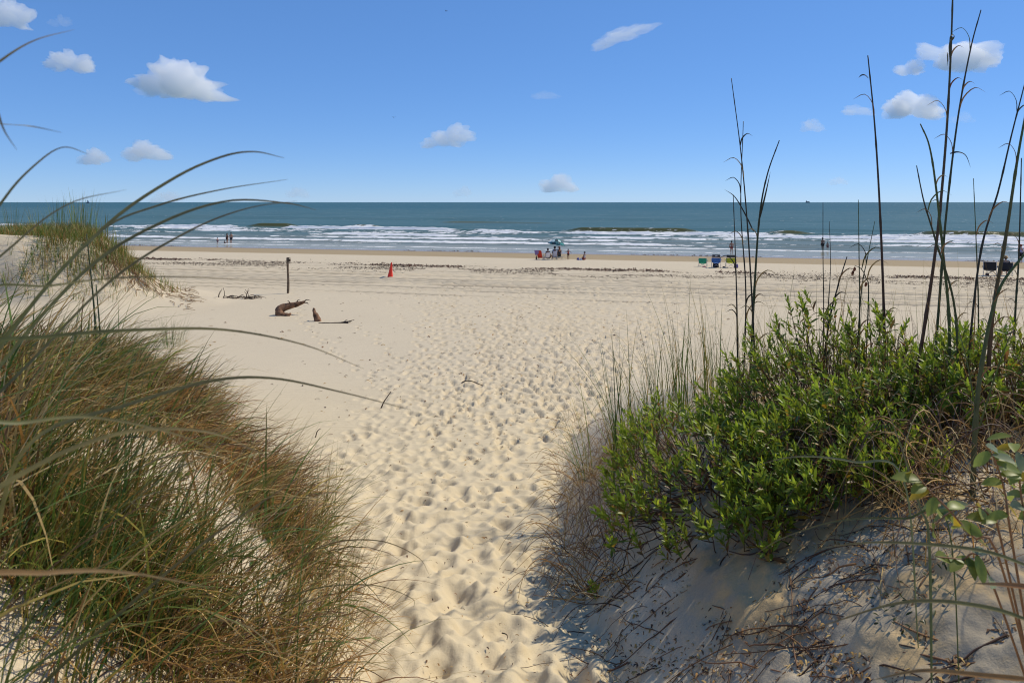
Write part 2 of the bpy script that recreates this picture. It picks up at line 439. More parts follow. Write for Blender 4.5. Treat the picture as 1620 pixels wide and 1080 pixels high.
th = math_node(n, l, 'ADD', a_f, math_node(n, l, 'MULTIPLY', math_node(n, l, 'SUBTRACT', fn, 0.5), 3.0))
ff = map_range(n, l, th, 0.42, 0.62)
wc = mix_col(n, l, ff, wc, (0.82, 0.81, 0.78))
l.new(wc, p.inputs['Base Color'])
b1 = n.new('ShaderNodeBump'); b1.inputs['Distance'].default_value = 0.32
l.new(map_range(n, l, a_fi, 0.0, 1.0, 0.75, 0.10), b1.inputs['Strength'])
w1 = noise_tex(n, l, mp.outputs[0], 0.42, 6, 0.6)
l.new(w1, b1.inputs['Height'])
b2 = n.new('ShaderNodeBump'); b2.inputs['Distance'].default_value = 0.15; b2.inputs['Strength'].default_value = 0.6
l.new(math_node(n, l, 'MULTIPLY', fn, ff), b2.inputs['Height']); l.new(b1.outputs[0], b2.inputs['Normal'])
# ruffled water: most facets face up, so even far out only part of the horizon sky is mirrored
df = n.new('ShaderNodeBsdfDiffuse'); l.new(wc, df.inputs['Color']); l.new(b2.outputs[0], df.inputs['Normal'])
gl = n.new('ShaderNodeBsdfGlossy'); l.new(map_range(n, l, a_fi, 0.0, 1.0, 0.22, 0.06), gl.inputs['Roughness']); l.new(b2.outputs[0], gl.inputs['Normal'])
fr = n.new('ShaderNodeFresnel'); fr.inputs['IOR'].default_value = 1.33; l.new(b2.outputs[0], fr.inputs['Normal'])
cap = map_range(n, l, a_fi, 0.0, 1.0, 0.20, 0.36)
rf = math_node(n, l, 'MULTIPLY', math_node(n, l, 'MULTIPLY', fr.outputs[0], cap), math_node(n, l, 'SUBTRACT', 1.0, ff))
ms = n.new('ShaderNodeMixShader'); l.new(rf, ms.inputs[0]); l.new(df.outputs[0], ms.inputs[1]); l.new(gl.outputs[0], ms.inputs[2])
l.new(ms.outputs[0], n['Material Output'].inputs['Surface'])
tag(add_mesh('sea', me, m_sea), 'teal sea with rows of white breakers rolling in', None, kind='structure')

# ------------------------------------------------------------------ clouds
def cloud_mat(name, dens):
    m = bpy.data.materials.new(name); m.use_nodes = True
    n = m.node_tree.nodes; l = m.node_tree.links; n.clear()
    o = n.new('ShaderNodeOutputMaterial'); v = n.new('ShaderNodeVolumePrincipled')
    v.inputs['Color'].default_value = (1, 1, 1, 1); v.inputs['Density'].default_value = dens
    v.inputs['Anisotropy'].default_value = 0.25
    l.new(v.outputs[0], o.inputs['Volume'])
    return m
CLOUD_D = 5200.0
m_cl = [cloud_mat('cloud_thick', 0.011), cloud_mat('cloud_thin', 0.005), cloud_mat('cloud_wisp', 0.002)]
def cloud(px0, py0, px1, py1, lobes, thick, label, seed, tilt=0.0):
    rn = np.random.default_rng(seed)
    bm = bmesh.new(); bmesh.ops.create_icosphere(bm, subdivisions=5, radius=1.0)
    me = bpy.data.meshes.new('cloud'); bm.to_mesh(me); bm.free()
    V = np.empty(len(me.vertices) * 3); me.vertices.foreach_get('co', V); V = V.reshape(-1, 3)
    w = (px1 - px0) / F * CLOUD_D / 2; h = (py1 - py0) / F * CLOUD_D / 2
    rad = np.full(len(V), 0.30)
    for (lx, lz, lr) in lobes:                           # each lobe: where it sits across the cloud and how far it swells
        c = np.array([lx, rn.uniform(-.25, .25), lz]); b = V @ c
        disc = b * b - (c @ c - lr * lr)
        ok = disc > 0
        r = np.where(ok, b + np.sqrt(np.where(ok, disc, 0)), 0)
        rad = np.maximum(rad, r)
    P = V * rad[:, None]
    d = np.zeros(len(V))
    off = rn.uniform(0, 50, 3)
    for k, (fq, am) in enumerate(((2.2, .34), (4.5, .24), (9.0, .17), (18.0, .11), (36.0, .06))):
        q = P * fq + off + k * 7
        d += am * ((vnoise(q[:, 0] + 0.7 * q[:, 1], q[:, 2] - 0.4 * q[:, 1]) + vnoise(q[:, 1] + 3, q[:, 0] * 0.8 + q[:, 2]) ) - 1.0)
    P = P * (1 + d)[:, None]
    P[:, 2] = np.where(P[:, 2] < -0.35, -0.35 + (P[:, 2] + 0.35) * 0.5, P[:, 2])
    P[:, 0] = (P[:, 0] - (P[:, 0].max() + P[:, 0].min()) / 2) / (np.ptp(P[:, 0]) / 2) * w
    P[:, 2] = (P[:, 2] - (P[:, 2].max() + P[:, 2].min()) / 2) / (np.ptp(P[:, 2]) / 2) * h
    P[:, 1] *= (w * 0.5 + h * 0.5)
    ct, sn = math.cos(tilt), math.sin(tilt)
    P = np.stack([P[:, 0] * ct - P[:, 2] * sn, P[:, 1], P[:, 0] * sn + P[:, 2] * ct], -1)
    me.vertices.foreach_set('co', P.astype(np.float32).ravel())
    o = add_mesh('cloud', me, m_cl[thick])
    c = ray((px0 + px1) / 2, (py0 + py1) / 2) * CLOUD_D
    o.location = c
    return tag(o, label, 'cloud', 'small white clouds over the sea')
A5 = [(-.6, -.1, .42), (-.15, .2, .5), (.3, .05, .48), (.7, -.15, .32)]
B3 = [(-.45, -.1, .45), (.1, .15, .55), (.55, -.1, .4)]
cloud(196, 86, 384, 162, [(-.72, -.05, .33), (-.2, .2, .5), (.2, .05, .5), (.55, -.15, .35), (.85, -.35, .18)], 0, 'largest white cloud, upper left of the sky', 1)
cloud(66, 78, 160, 116, A5, 0, 'small white cloud just left of the largest cloud', 2)
cloud(-40, -6, 58, 48, B3, 0, 'white cloud cut off by the top left corner', 3)
cloud(184, 220, 274, 256, B3, 0, 'low oval white cloud above the left dune, right one of a pair', 4)
cloud(120, 231, 176, 262, B3, 0, 'low small white cloud above the left dune, left one of a pair', 5)
cloud(660, 194, 756, 236, [(-.6, -.25, .3), (-.1, .0, .42), (.4, .1, .5)], 0, 'lone white cloud in the middle of the sky', 6)
cloud(850, 272, 920, 306, B3, 0, 'small white cloud low over the sea, right of centre', 7)
cloud(1392, 138, 1504, 190, A5, 0, 'white cloud between the tall stalks, lower of the large right pair', 8)
cloud(1452, 62, 1590, 116, [(-.75, .2, .25), (-.3, -.05, .4), (.2, .05, .48), (.65, .05, .42)], 0, 'white cloud behind the tallest stalk at upper right', 9)
cloud(1414, 92, 1466, 120, B3, 0, 'small white puff just left of the upper right cloud', 10)
cloud(1262, 186, 1308, 210, B3, 1, 'faint small cloud left of the bare broken stalk', 11)
cloud(1326, 163, 1384, 184, A5, 1, 'thin small cloud crossed by the bare broken stalk', 12)
cloud(930, 40, 1048, 66, A5, 1, 'thin slanting wisp of cloud at the top right of centre', 13, 0.32)
cloud(446, 294, 492, 314, B3, 1, 'faint pinkish cloud low over the horizon left of centre', 14)
cloud(714, 292, 748, 312, B3, 1, 'faint tiny cloud low over the horizon at the centre', 15)
cloud(1308, 278, 1344, 294, B3, 1, 'faint tiny cloud low over the horizon at the right', 16)
cloud(1502, 176, 1546, 196, A5, 2, 'pale wisp right of the tall stalks', 17)
cloud(76, 22, 120, 44, A5, 2, 'pale wisp beside the top left corner cloud', 18)
cloud(838, 142, 892, 158, A5, 2, 'barely visible wisp in the middle of the sky', 19)
cloud(232, 300, 300, 322, A5, 1, 'faint cloud on the horizon behind the arching blades', 20)

# ------------------------------------------------------------------ mesh builders
def tubes(name, paths, radii, sides=6, cap=True):
    """many swept tubes in one mesh; paths: list of (k,3) arrays, radii: list of (k,) arrays"""
    VV, QQ, TT = [], [], []; off = 0
    ang = np.linspace(0, 2 * math.pi, sides, endpoint=False)
    for P, rr in zip(paths, radii):
        P = np.asarray(P, float); rr = np.broadcast_to(np.asarray(rr, float), (len(P),))
        T = np.gradient(P, axis=0); T /= np.linalg.norm(T, axis=1)[:, None] + 1e-9
        ref = np.array([0.31, 0.17, 0.93]) if abs(T[:, 2]).mean() < 0.9 else np.array([0.95, 0.2, 0.1])
        A = np.cross(T, ref); A /= np.linalg.norm(A, axis=1)[:, None] + 1e-9
        B = np.cross(T, A)
        V = P[:, None, :] + rr[:, None, None] * (np.cos(ang)[None, :, None] * A[:, None, :] + np.sin(ang)[None, :, None] * B[:, None, :])
        k = len(P)
        VV.append(V.reshape(-1, 3))
        i = (np.arange(k - 1)[:, None] * sides + np.arange(sides)[None, :]); j = (np.arange(k - 1)[:, None] * sides + (np.arange(sides) + 1)[None, :] % sides)
        QQ.append((np.stack([i, j, j + sides, i + sides], -1).reshape(-1, 4)) + off)
        if cap:
            VV.append(P[[0, -1]])
            c0 = off + k * sides; c1 = c0 + 1; a = np.arange(sides); b = (a + 1) % sides
            TT.append(np.stack([np.full(sides, c0), b + off, a + off], -1))
            TT.append(np.stack([np.full(sides, c1), a + off + (k - 1) * sides, b + off + (k - 1) * sides], -1))
            off += 2
        off += k * sides
    return np_mesh(name, np.concatenate(VV), np.concatenate(QQ), np.concatenate(TT) if TT else None)

def curve_pts(pts, n=24):
    """smooth curve through points (Catmull-Rom)"""
    P = np.asarray(pts, float)
    if len(P) == 2: return P[0] + (P[1] - P[0]) * np.linspace(0, 1, n)[:, None]
    Q = np.vstack([2 * P[0] - P[1], P, 2 * P[-1] - P[-2]])
    t = np.linspace(0, len(P) - 1 - 1e-6, n); i = t.astype(int); f = (t - i)[:, None]
    a, b, c, d = Q[i], Q[i + 1], Q[i + 2], Q[i + 3]
    return 0.5 * (2 * b + (c - a) * f + (2 * a - 5 * b + 4 * c - d) * f ** 2 + (3 * b - a - 3 * c + d) * f ** 3)

def bm_obj(name, fn, mat, parent=None, bevel=0.0, smooth=False):
    bm = bmesh.new(); fn(bm)
    if bevel:
        bmesh.ops.bevel(bm, geom=list(bm.edges), offset=bevel, segments=2, affect='EDGES', profile=0.6)
    bmesh.ops.recalc_face_normals(bm, faces=bm.faces)
    me = bpy.data.meshes.new(name); bm.to_mesh(me); bm.free()
    return add_mesh(name, me, mat, parent, smooth)
def box(bm, c, d, rot=None):
    r = bmesh.ops.create_cube(bm, size=1.0)
    M = Matrix.Translation(c) @ (rot.to_4x4() if rot else Matrix()) @ Matrix.Diagonal((*d, 1))
    bmesh.ops.transform(bm, matrix=M, verts=r['verts'])
def rod(name, a, b, r, mat, parent, sides=6):
    return add_mesh(name, tubes(name, [np.array([a, b])], [np.array([r, r])], sides), mat, parent)
def cloth(name, fn, nu, nv, mat, parent, thick=0.012):
    """a sheet of cloth with thickness from fn(u,v) -> xyz"""
    V = np.array([fn(i / nu, j / nv) for j in range(nv + 1) for i in range(nu + 1)], float)
    idx = np.arange((nu + 1) * (nv + 1)).reshape(nv + 1, nu + 1)
    q = np.stack([idx[:-1, :-1], idx[:-1, 1:], idx[1:, 1:], idx[1:, :-1]], -1).reshape(-1, 4)
    o = add_mesh(name, np_mesh(name, V, q), mat, parent)
    md = o.modifiers.new('thickness', 'SOLIDIFY'); md.thickness = thick; md.offset = 0
    return o

# ------------------------------------------------------------------ wooden post
M_wood = simple_mat('weathered_wood', (0.16, 0.115, 0.075), 0.85, 0.25, 9.0, bump=0.6)
M_metal = simple_mat('dull_metal', (0.32, 0.32, 0.33), 0.45, 0.08, 30.0, metal=0.8)
b = hit(455.5, 464)
hpx = b.y / F
t = tag(empty('wooden_post', b), 'lone weathered wooden post standing in the open sand', 'post')
hh = 56 * hpx
zz = np.linspace(-0.25, hh, 14)
P = np.stack([0.012 * np.sin(zz * 3.1), 0.01 * np.cos(zz * 2.3), zz], -1)
add_mesh('shaft', tubes('shaft', [P], [0.052 + 0.006 * np.sin(zz * 5)], 9), M_wood, t)
bm_obj('bracket', lambda bm: (box(bm, (0.085, 0, hh - 0.11), (0.07, 0.05, 0.14)), box(bm, (0.03, 0, hh + 0.012), (0.15, 0.13, 0.02))), M_wood, t, 0.005)

# ------------------------------------------------------------------ traffic cone
m_cone, n, l, p = new_mat('cone_plastic')
tcn = n.new('ShaderNodeTexCoord'); nzf = noise_tex(n, l, tcn.outputs['Object'], 9, 5)
l.new(mix_col(n, l, nzf, (0.90, 0.03, 0.008), (0.92, 0.06, 0.015)), p.inputs['Base Color']); p.inputs['Roughness'].default_value = 0.42
M_black = simple_mat('black_rubber', (0.03, 0.03, 0.032), 0.75, 0.15)
b = hit(617, 440)
k = b.y / F
t = tag(empty('traffic_cone', b), 'tall orange red traffic cone leaning on the sand', 'cone')
H = 25 * k
def cone_body(bm):
    prof = [(0.135, 0.03), (0.13, 0.06), (0.075, 0.5), (0.032, 0.93), (0.030, 1.0), (0.022, 1.0), (0.02, 0.94)]
    rings = []
    for (r, z) in prof:
        rings.append([bm.verts.new((1.15 * r * H / 0.84 * math.cos(a) + 0.10 * z * H, r * H / 0.84 * math.sin(a), z * H)) for a in np.linspace(0, 2 * math.pi, 24, endpoint=False)])
    for a, c in zip(rings, rings[1:]):
        for i in range(24): bm.faces.new((a[i], a[(i + 1) % 24], c[(i + 1) % 24], c[i]))
bm_obj('body', cone_body, m_cone, t, smooth=True)
bm_obj('base_plate', lambda bm: box(bm, (0, 0, 0.012), (0.36, 0.36, 0.045)), M_black, t, 0.008)
# ------------------------------------------------------------------ driftwood
M_drift = simple_mat('driftwood', (0.20, 0.105, 0.055), 0.85, 0.38, 7.0, bump=0.9)
M_twig = simple_mat('dead_twig', (0.075, 0.05, 0.034), 0.9, 0.25, 15.0, bump=0.4)
def log_mesh(name, pts, rads, n=30, sides=12, seed=0, amp=0.16):
    C = curve_pts(pts, n); r = np.interp(np.linspace(0, 1, n), np.linspace(0, 1, len(rads)), rads)
    me = tubes(name, [C], [r], sides)
    V = np.empty(len(me.vertices) * 3, np.float32); me.vertices.foreach_get('co', V); V = V.reshape(-1, 3)
    nz = fbm(V[:, 0] * 9 + seed, V[:, 2] * 9 + V[:, 1] * 7, 3) - 0.5
    V = V + (nz * amp)[:, None] * np.array([0.6, 0.6, 0.6])
    me.vertices.foreach_set('co', V.astype(np.float32).ravel())
    return me
b = hit(456, 499); k = b.y / F
t = tag(empty('driftwood_log', b), 'bent brown driftwood log half sunk in sand near the post', 'driftwood')
pp = lambda dx, dy, y=0.0: (dx * k, y, dy * k)
add_mesh('trunk', log_mesh('trunk', [pp(-2, -5), pp(-13, 1, .02), pp(-14, 9, .1), pp(-4, 13, .2), pp(10, 16, .3), pp(21, 19, .35)], [8 * k, 7.6 * k, 7 * k, 5.6 * k, 4.2 * k, 2 * k], seed=3, amp=.1), M_drift, t)
add_mesh('broken_root', log_mesh('broken_root', [pp(-6, 0, -.05), pp(2, 2, -.1), pp(6, 3, -.1)], [4.5 * k, 3 * k, 1 * k], 12, 8, 5), M_drift, t)
for q in ([pp(20, 19, .35), pp(25, 23, .3), pp(30, 21, .4)], [pp(19, 18, .35), pp(26, 18, .3), pp(29, 16, .2)], [pp(2, 15, .2), pp(-1, 21, .15), pp(-4, 22, .2)], [pp(8, 17, .3), pp(11, 22, .3), pp(15, 22, .3)]):
    add_mesh('snapped_branch', tubes('snapped_branch', [curve_pts(q, 10)], [np.linspace(1.1 * k, .35 * k, 10)], 5), M_twig, t)
b = hit(499, 508); k = b.y / F
t = tag(empty('driftwood_stump', b), 'short brown driftwood stump leaning back beside the larger log', 'driftwood')
add_mesh('trunk', log_mesh('trunk', [pp(4, -3), pp(2, 5), pp(-2, 13, .05), pp(-4, 19, .1)], [6 * k, 5 * k, 3.8 * k, 2.6 * k], 18, 10, 8, .09), M_drift, t)
add_mesh('side_knot', log_mesh('side_knot', [pp(3, 1, -.05), pp(9, 2, -.08)], [3.5 * k, 1.6 * k], 8, 8, 9, .06), M_drift, t)
b = hit(530, 511.5); k = b.y / F
t = tag(empty('driftwood_branch', b), 'thin dark branch lying flat on the sand right of the stump', 'driftwood')
add_mesh('stem', log_mesh('stem', [pp(-26, 0.4), pp(-8, .2, .03), pp(8, .5, .05), pp(20, 1.2, .03)], [.7 * k, 1.1 * k, 1.3 * k, 2.3 * k], 20, 7, 2, .03), M_twig, t)
for q in ([pp(18, 1.5, .02), pp(24, 4, 0), pp(30, 5, .05)], [pp(18, 1, .02), pp(23, 2, -.05), pp(27, 4.5, .0)], [pp(14, 1, .02), pp(16, 4, .05), pp(19, 5, .02)]):
    add_mesh('twig', tubes('twig', [curve_pts(q, 8)], [np.linspace(.9 * k, .35 * k, 8)], 5), M_twig, t)
b = hit(375, 472); k = b.y / F
t = tag(empty('dead_brush', b), 'low heap of dead grey twigs on the sand left of the post', 'brush')
rb = random.Random(4)
for i in range(34):
    x0 = rb.uniform(-31, 27)
    up = rb.random() < 0.45
    if up and (-36 < x0 < -20 or 2 < x0): q = [pp(x0, -1, 0), pp(x0 + rb.uniform(-2, 2), rb.uniform(5, 9), rb.uniform(-.1, .1)), pp(x0 + rb.uniform(-4, 5), rb.uniform(10, 18), rb.uniform(-.2, .2))]
    else: q = [pp(x0, rb.uniform(-1, 1), rb.uniform(-.3, .3)), pp(x0 + rb.uniform(4, 9), rb.uniform(0, 5), rb.uniform(-.3, .3)), pp(x0 + rb.uniform(9, 18), rb.uniform(-1, 2), rb.uniform(-.3, .3))]
    add_mesh('twig', tubes('twig', [curve_pts(q, 8)], [np.linspace(.75 * k, .25 * k, 8)], 4), M_twig, t)
def stick(px, py, pts, r, label):
    b = hit(px, py); k = b.y / F
    o = add_mesh('stick', tubes('stick', [curve_pts([(a * k, c * k, d * k) for a, c, d in pts], 16)], [np.linspace(r * k, r * k * .5, 16)], 6), M_twig)
    o.location = b; return tag(o, label, 'stick')
stick(603, 646, [(-1, 0, -2), (4, 0, 10), (8, 1, 16), (15, 2, 26)], 1.2, 'thin dark stick poking up from the sand in mid path')
stick(745, 607, [(-16, 6, -1), (-8, 2, 4), (3, 0, 3.5), (14, -4, 0), (21, -6, -1)], 1.1, 'bowed dark stick lying across the footprints')
stick(502, 691, [(-3, 0, -1), (0, 0, 9), (5, 1, 13)], 1.0, 'short twig stuck in the sand near the left grass')
stick(800, 1004, [(-6, 4, .5), (0, 0, 1.5), (3, -5, 1), (2, -12, .5)], 1.0, 'tiny twig lying on the near path')

# ------------------------------------------------------------------ people
def skin_mesh(name, verts, edges, radii, mat, parent, root=0, sub=1):
    me = bpy.data.meshes.new(name); me.from_pydata([tuple(v) for v in verts], edges, [])
    o = bpy.data.objects.new(name, me); COL.objects.link(o); o.parent = parent
    md = o.modifiers.new('skin', 'SKIN'); md.use_smooth_shade = True
    if not me.skin_vertices: me.skin_vertices.new()
    for i, r in enumerate(radii):
        d = me.skin_vertices[0].data[i]
        d.radius = r if isinstance(r, tuple) else (r, r); d.use_root = (i == root)
    sb = o.modifiers.new('smooth', 'SUBSURF'); sb.levels = sub; sb.render_levels = sub
    me.materials.append(mat)
    return o
J = ['pelvis', 'waist', 'chest', 'collar', 'neck', 'head', 'crown', 'shL', 'elL', 'wrL', 'haL', 'shR', 'elR', 'wrR', 'haR', 'hiL', 'knL', 'anL', 'toL', 'hiR', 'knR', 'anR', 'toR', 'nose']
BASE = dict(pelvis=(0, 0, .52), waist=(0, .005, .61), chest=(0, -.005, .72), collar=(0, -.01, .80), neck=(0, -.005, .855), head=(0, .008, .905), crown=(0, 0, .965), nose=(0, .062, .905),
            shL=(-.095, 0, .795), elL=(-.125, -.015, .635), wrL=(-.135, .015, .49), haL=(-.137, .03, .445),
            hiL=(-.05, 0, .50), knL=(-.055, .012, .275), anL=(-.052, -.01, .045), toL=(-.06, .085, .018))
for kk in list(BASE):
    if kk.endswith('L'): v = BASE[kk]; BASE[kk[:-1] + 'R'] = (-v[0], v[1], v[2])
RADB = dict(pelvis=.072, waist=.06, chest=.074, collar=.042, neck=.029, head=.052, crown=.034, nose=.009, sh=.034, el=.024, wr=.016, ha=.018, hi=.05, kn=.032, an=.02, to=.018)
EDG = [('pelvis', 'waist'), ('waist', 'chest'), ('chest', 'collar'), ('collar', 'neck'), ('neck', 'head'), ('head', 'crown'), ('head', 'nose')]
for s_ in 'LR': EDG += [('chest', 'sh' + s_), ('sh' + s_, 'el' + s_), ('el' + s_, 'wr' + s_), ('wr' + s_, 'ha' + s_), ('pelvis', 'hi' + s_), ('hi' + s_, 'kn' + s_), ('kn' + s_, 'an' + s_), ('an' + s_, 'to' + s_)]
M_skin = {c: simple_mat('skin_' + c, v, 0.55, 0.06) for c, v in dict(tan=(0.42, 0.20, 0.115), fair=(0.56, 0.33, 0.22), brown=(0.20, 0.10, 0.06)).items()}
M_hair = {c: simple_mat('hair_' + c, v, 0.6, 0.15) for c, v in dict(black=(0.018, 0.014, 0.012), brown=(0.06, 0.035, 0.02), auburn=(0.16, 0.05, 0.025)).items()}
def fabric(c):
    key = 'fabric_%02d%02d%02d' % tuple(int(v * 99) for v in c)
    return bpy.data.materials.get(key) or simple_mat(key, c, 0.85, 0.1, 30.0, bump=0.2)
def rad(j): return RADB.get(j) or RADB[j[:2]]
def person(loc, rz, h, pose, skin, hair, label, top=None, bottom=None, hat=None, long_hair=False, lengths=(0.55, 0.6), group=None):
    t = tag(empty('person', loc, rz), label, 'person', group)
    jp = dict(BASE); jp.update(pose)
    names = list(J); V = [Vector(jp[j]) * h for j in names]; rr = [rad(j) * h for j in names]
    E = [(names.index(a), names.index(b)) for a, b in EDG]
    for s_ in 'LR':                                       # five fingers, the thumb from the side of the palm
        ha = Vector(jp['ha' + s_]); wr = Vector(jp['wr' + s_]); d = (ha - wr).normalized(); sd = Vector((0, 1, 0)).cross(d)
        sd = (Vector((0, 1, 0)) - d * d.y).normalized() if abs(d.y) < .9 else Vector((1, 0, 0))
        for q, (off, ln) in enumerate(((-.011, .030), (-.004, .036), (.003, .034), (.010, .028), (.018, .020))):
            a = ha + sd * off + d * (0.012 if q < 4 else -0.006); b = a + d * ln * .6 + sd * (off * .2 if q < 4 else .012); c = b + d * ln * .45
            i0 = len(V); V += [v * h for v in (a, b, c)]; rr += [.0050 * h, .0048 * h, .0042 * h]
            E += [(names.index('ha' + s_), i0), (i0, i0 + 1), (i0 + 1, i0 + 2)]
    body = skin_mesh('body', V, E, rr, M_skin[skin], t)
    hd = Vector(jp['head']) * h; cr = Vector(jp['crown']) * h; up = (cr - hd).normalized()
    bm = bmesh.new(); bmesh.ops.create_uvsphere(bm, u_segments=14, v_segments=9, radius=.064 * h)
    for v in bm.verts:
        if v.co.z < -.012 * h and v.co.y > -.01 * h: v.co.z = -.012 * h; v.co *= .93
        if long_hair and v.co.z < -.03 * h: v.co.z *= 2.3; v.co.y -= .012 * h
    me = bpy.data.meshes.new('hair'); bm.to_mesh(me); bm.free()
    o = add_mesh('hair', me, M_hair[hair], t); o.location = hd + up * .022 * h + Vector((0, -.012 * h, 0))
    def sub(nm, js, grow, col, extra=()):
        vs = [Vector(jp[j]) * h for j in js]; rs = [rad(j) * h * grow for j in js]; es = [(js.index(a), js.index(b)) for a, b in EDG if a in js and b in js]
        for (a, b, f, r) in extra:
            vs.append((Vector(jp[a]) * (1 - f) + Vector(jp[b]) * f) * h); rs.append(r * h); es.append((js.index(a), len(vs) - 1))
        skin_mesh(nm, vs, es, rs, fabric(col), t)
    if top is not None:
        sub('shirt', ['pelvis', 'waist', 'chest', 'shL', 'shR'], 1.14, top, [('shL', 'elL', lengths[0], .034), ('shR', 'elR', lengths[0], .034)])
    if bottom is not None:
        sub('shorts', ['pelvis', 'hiL', 'hiR'], 1.2, bottom, [('hiL', 'knL', lengths[1], .05), ('hiR', 'knR', lengths[1], .05)])
    if hat is not None:
        def hatm(bm):
            prof = [(.13, .0), (.125, .006), (.066, .012), (.06, .05), (.035, .066), (.001, .068)]
            rings = [[bm.verts.new((r * h * math.cos(a), r * h * math.sin(a), z * h)) for a in np.linspace(0, 2 * math.pi, 20, endpoint=False)] for r, z in prof]
            for a, c in zip(rings, rings[1:]):
                for i in range(20): bm.faces.new((a[i], a[(i + 1) % 20], c[(i + 1) % 20], c[i]))
        o = bm_obj('hat', hatm, fabric(hat), t, smooth=True); o.location = hd + up * .03 * h
    return t
SIT = dict(pelvis=(0, 0, .10), waist=(0, -.02, .19), chest=(0, -.05, .30), collar=(0, -.055, .38), neck=(0, -.05, .435), head=(0, -.035, .485), crown=(0, -.045, .545), nose=(0, .02, .485),
           shL=(-.095, -.05, .375), elL=(-.14, -.03, .22), wrL=(-.13, .10, .16), haL=(-.12, .14, .155), shR=(.095, -.05, .375), elR=(.14, -.03, .22), wrR=(.13, .10, .16), haR=(.12, .14, .155),
           hiL=(-.05, .02, .09), knL=(-.07, .23, .17), anL=(-.07, .40, .02), toL=(-.075, .45, .06), hiR=(.05, .02, .09), knR=(.07, .23, .17), anR=(.07, .40, .02), toR=(.075, .45, .06))
def up(P, dz, dy=0): return {a: (v[0], v[1] + dy, v[2] + dz) for a, v in P.items()}
def lo(v, dz): return Vector((v.x, v.y, v.z + dz))
def floor_at(px, py):
    b = hit(px, py); b.z = ground(b.x, b.y); return b

WALK = dict(knL=(-.055, .06, .28), anL=(-.05, .05, .045), toL=(-.055, .14, .02), knR=(.055, -.01, .28), anR=(.05, -.09, .06), toR=(.055, -.01, .02), elL=(-.13, -.05, .64), wrL=(-.13, -.03, .50), haL=(-.13, -.02, .455))
G_L = 'bathers at the left waterline'
person(floor_at(365.5, 384.8), 0.3, 1.78, WALK, 'tan', 'black', 'shirtless adult in dark shorts walking at the left waterline', bottom=(.03, .03, .045), lengths=(.5, .75), group=G_L)
person(floor_at(359.3, 384.6), -0.5, 1.66, dict(elR=(.15, -.02, .64), wrR=(.10, .08, .6), haR=(.06, .11, .6)), 'tan', 'brown', 'adult in a black swimsuit beside the walking man at left', top=(.02, .02, .025), bottom=(.02, .02, .025), lengths=(.1, .2), long_hair=True, group=G_L)
person(floor_at(344, 387), 0.8, 1.12, dict(elL=(-.15, .05, .66), wrL=(-.09, .13, .64), haL=(-.06, .16, .64)), 'fair', 'brown', 'small child in a dark pink swimsuit, leftmost bather', top=(.22, .06, .10), bottom=(.05, .04, .08), lengths=(.2, .3), group=G_L)
CROUCH = dict(SIT, knL=(-.07, .16, .30), anL=(-.06, .12, .03), toL=(-.065, .2, .015), knR=(.07, .16, .30), anR=(.06, .12, .03), toR=(.065, .2, .015))
person(floor_at(355.4, 384.8), -0.7, 0.95, CROUCH, 'brown', 'black', 'toddler crouching in the shallow water at the adults\' feet', top=(.03, .03, .04), bottom=(.03, .03, .04), lengths=(.2, .3), group=G_L)
person(floor_at(1157.3, 402.2), 0.15, 1.68, dict(elL=(-.15, -.01, .64), wrL=(-.15, .05, .50), haL=(-.15, .07, .455), elR=(.17, -.03, .66), wrR=(.11, .05, .60), haR=(.07, .08, .60)), 'tan', 'black', 'sunburnt adult in swimwear at the water behind the lime chair', bottom=(.35, .07, .05), lengths=(.5, .25))
WAD = dict(collar=(-.01, .02, .80), neck=(.02, .05, .85), head=(.035, .07, .89), crown=(.05, .08, .945), nose=(.04, .13, .885))
person(floor_at(1301.5, 393.5), 0.2, 1.85, WAD, 'tan', 'black', 'shirtless wader in black shorts looking down beside a child', bottom=(.012, .012, .016), lengths=(.5, .8))
person(floor_at(1309.3, 393.5), -0.2, 1.25, {}, 'tan', 'brown', 'small child wading beside the shirtless adult', bottom=(.28, .06, .05), lengths=(.5, .5))
person(floor_at(1615, 416.5), 0.1, 1.84, dict(elL=(-.19, -.03, .67), wrL=(-.10, .02, .56), haL=(-.07, .03, .55)), 'fair', 'auburn', 'person in lavender shirt and black shorts, hand on hip', top=(.36, .36, .55), bottom=(.02, .02, .025), lengths=(.6, .7), hat=(.35, .08, .05))

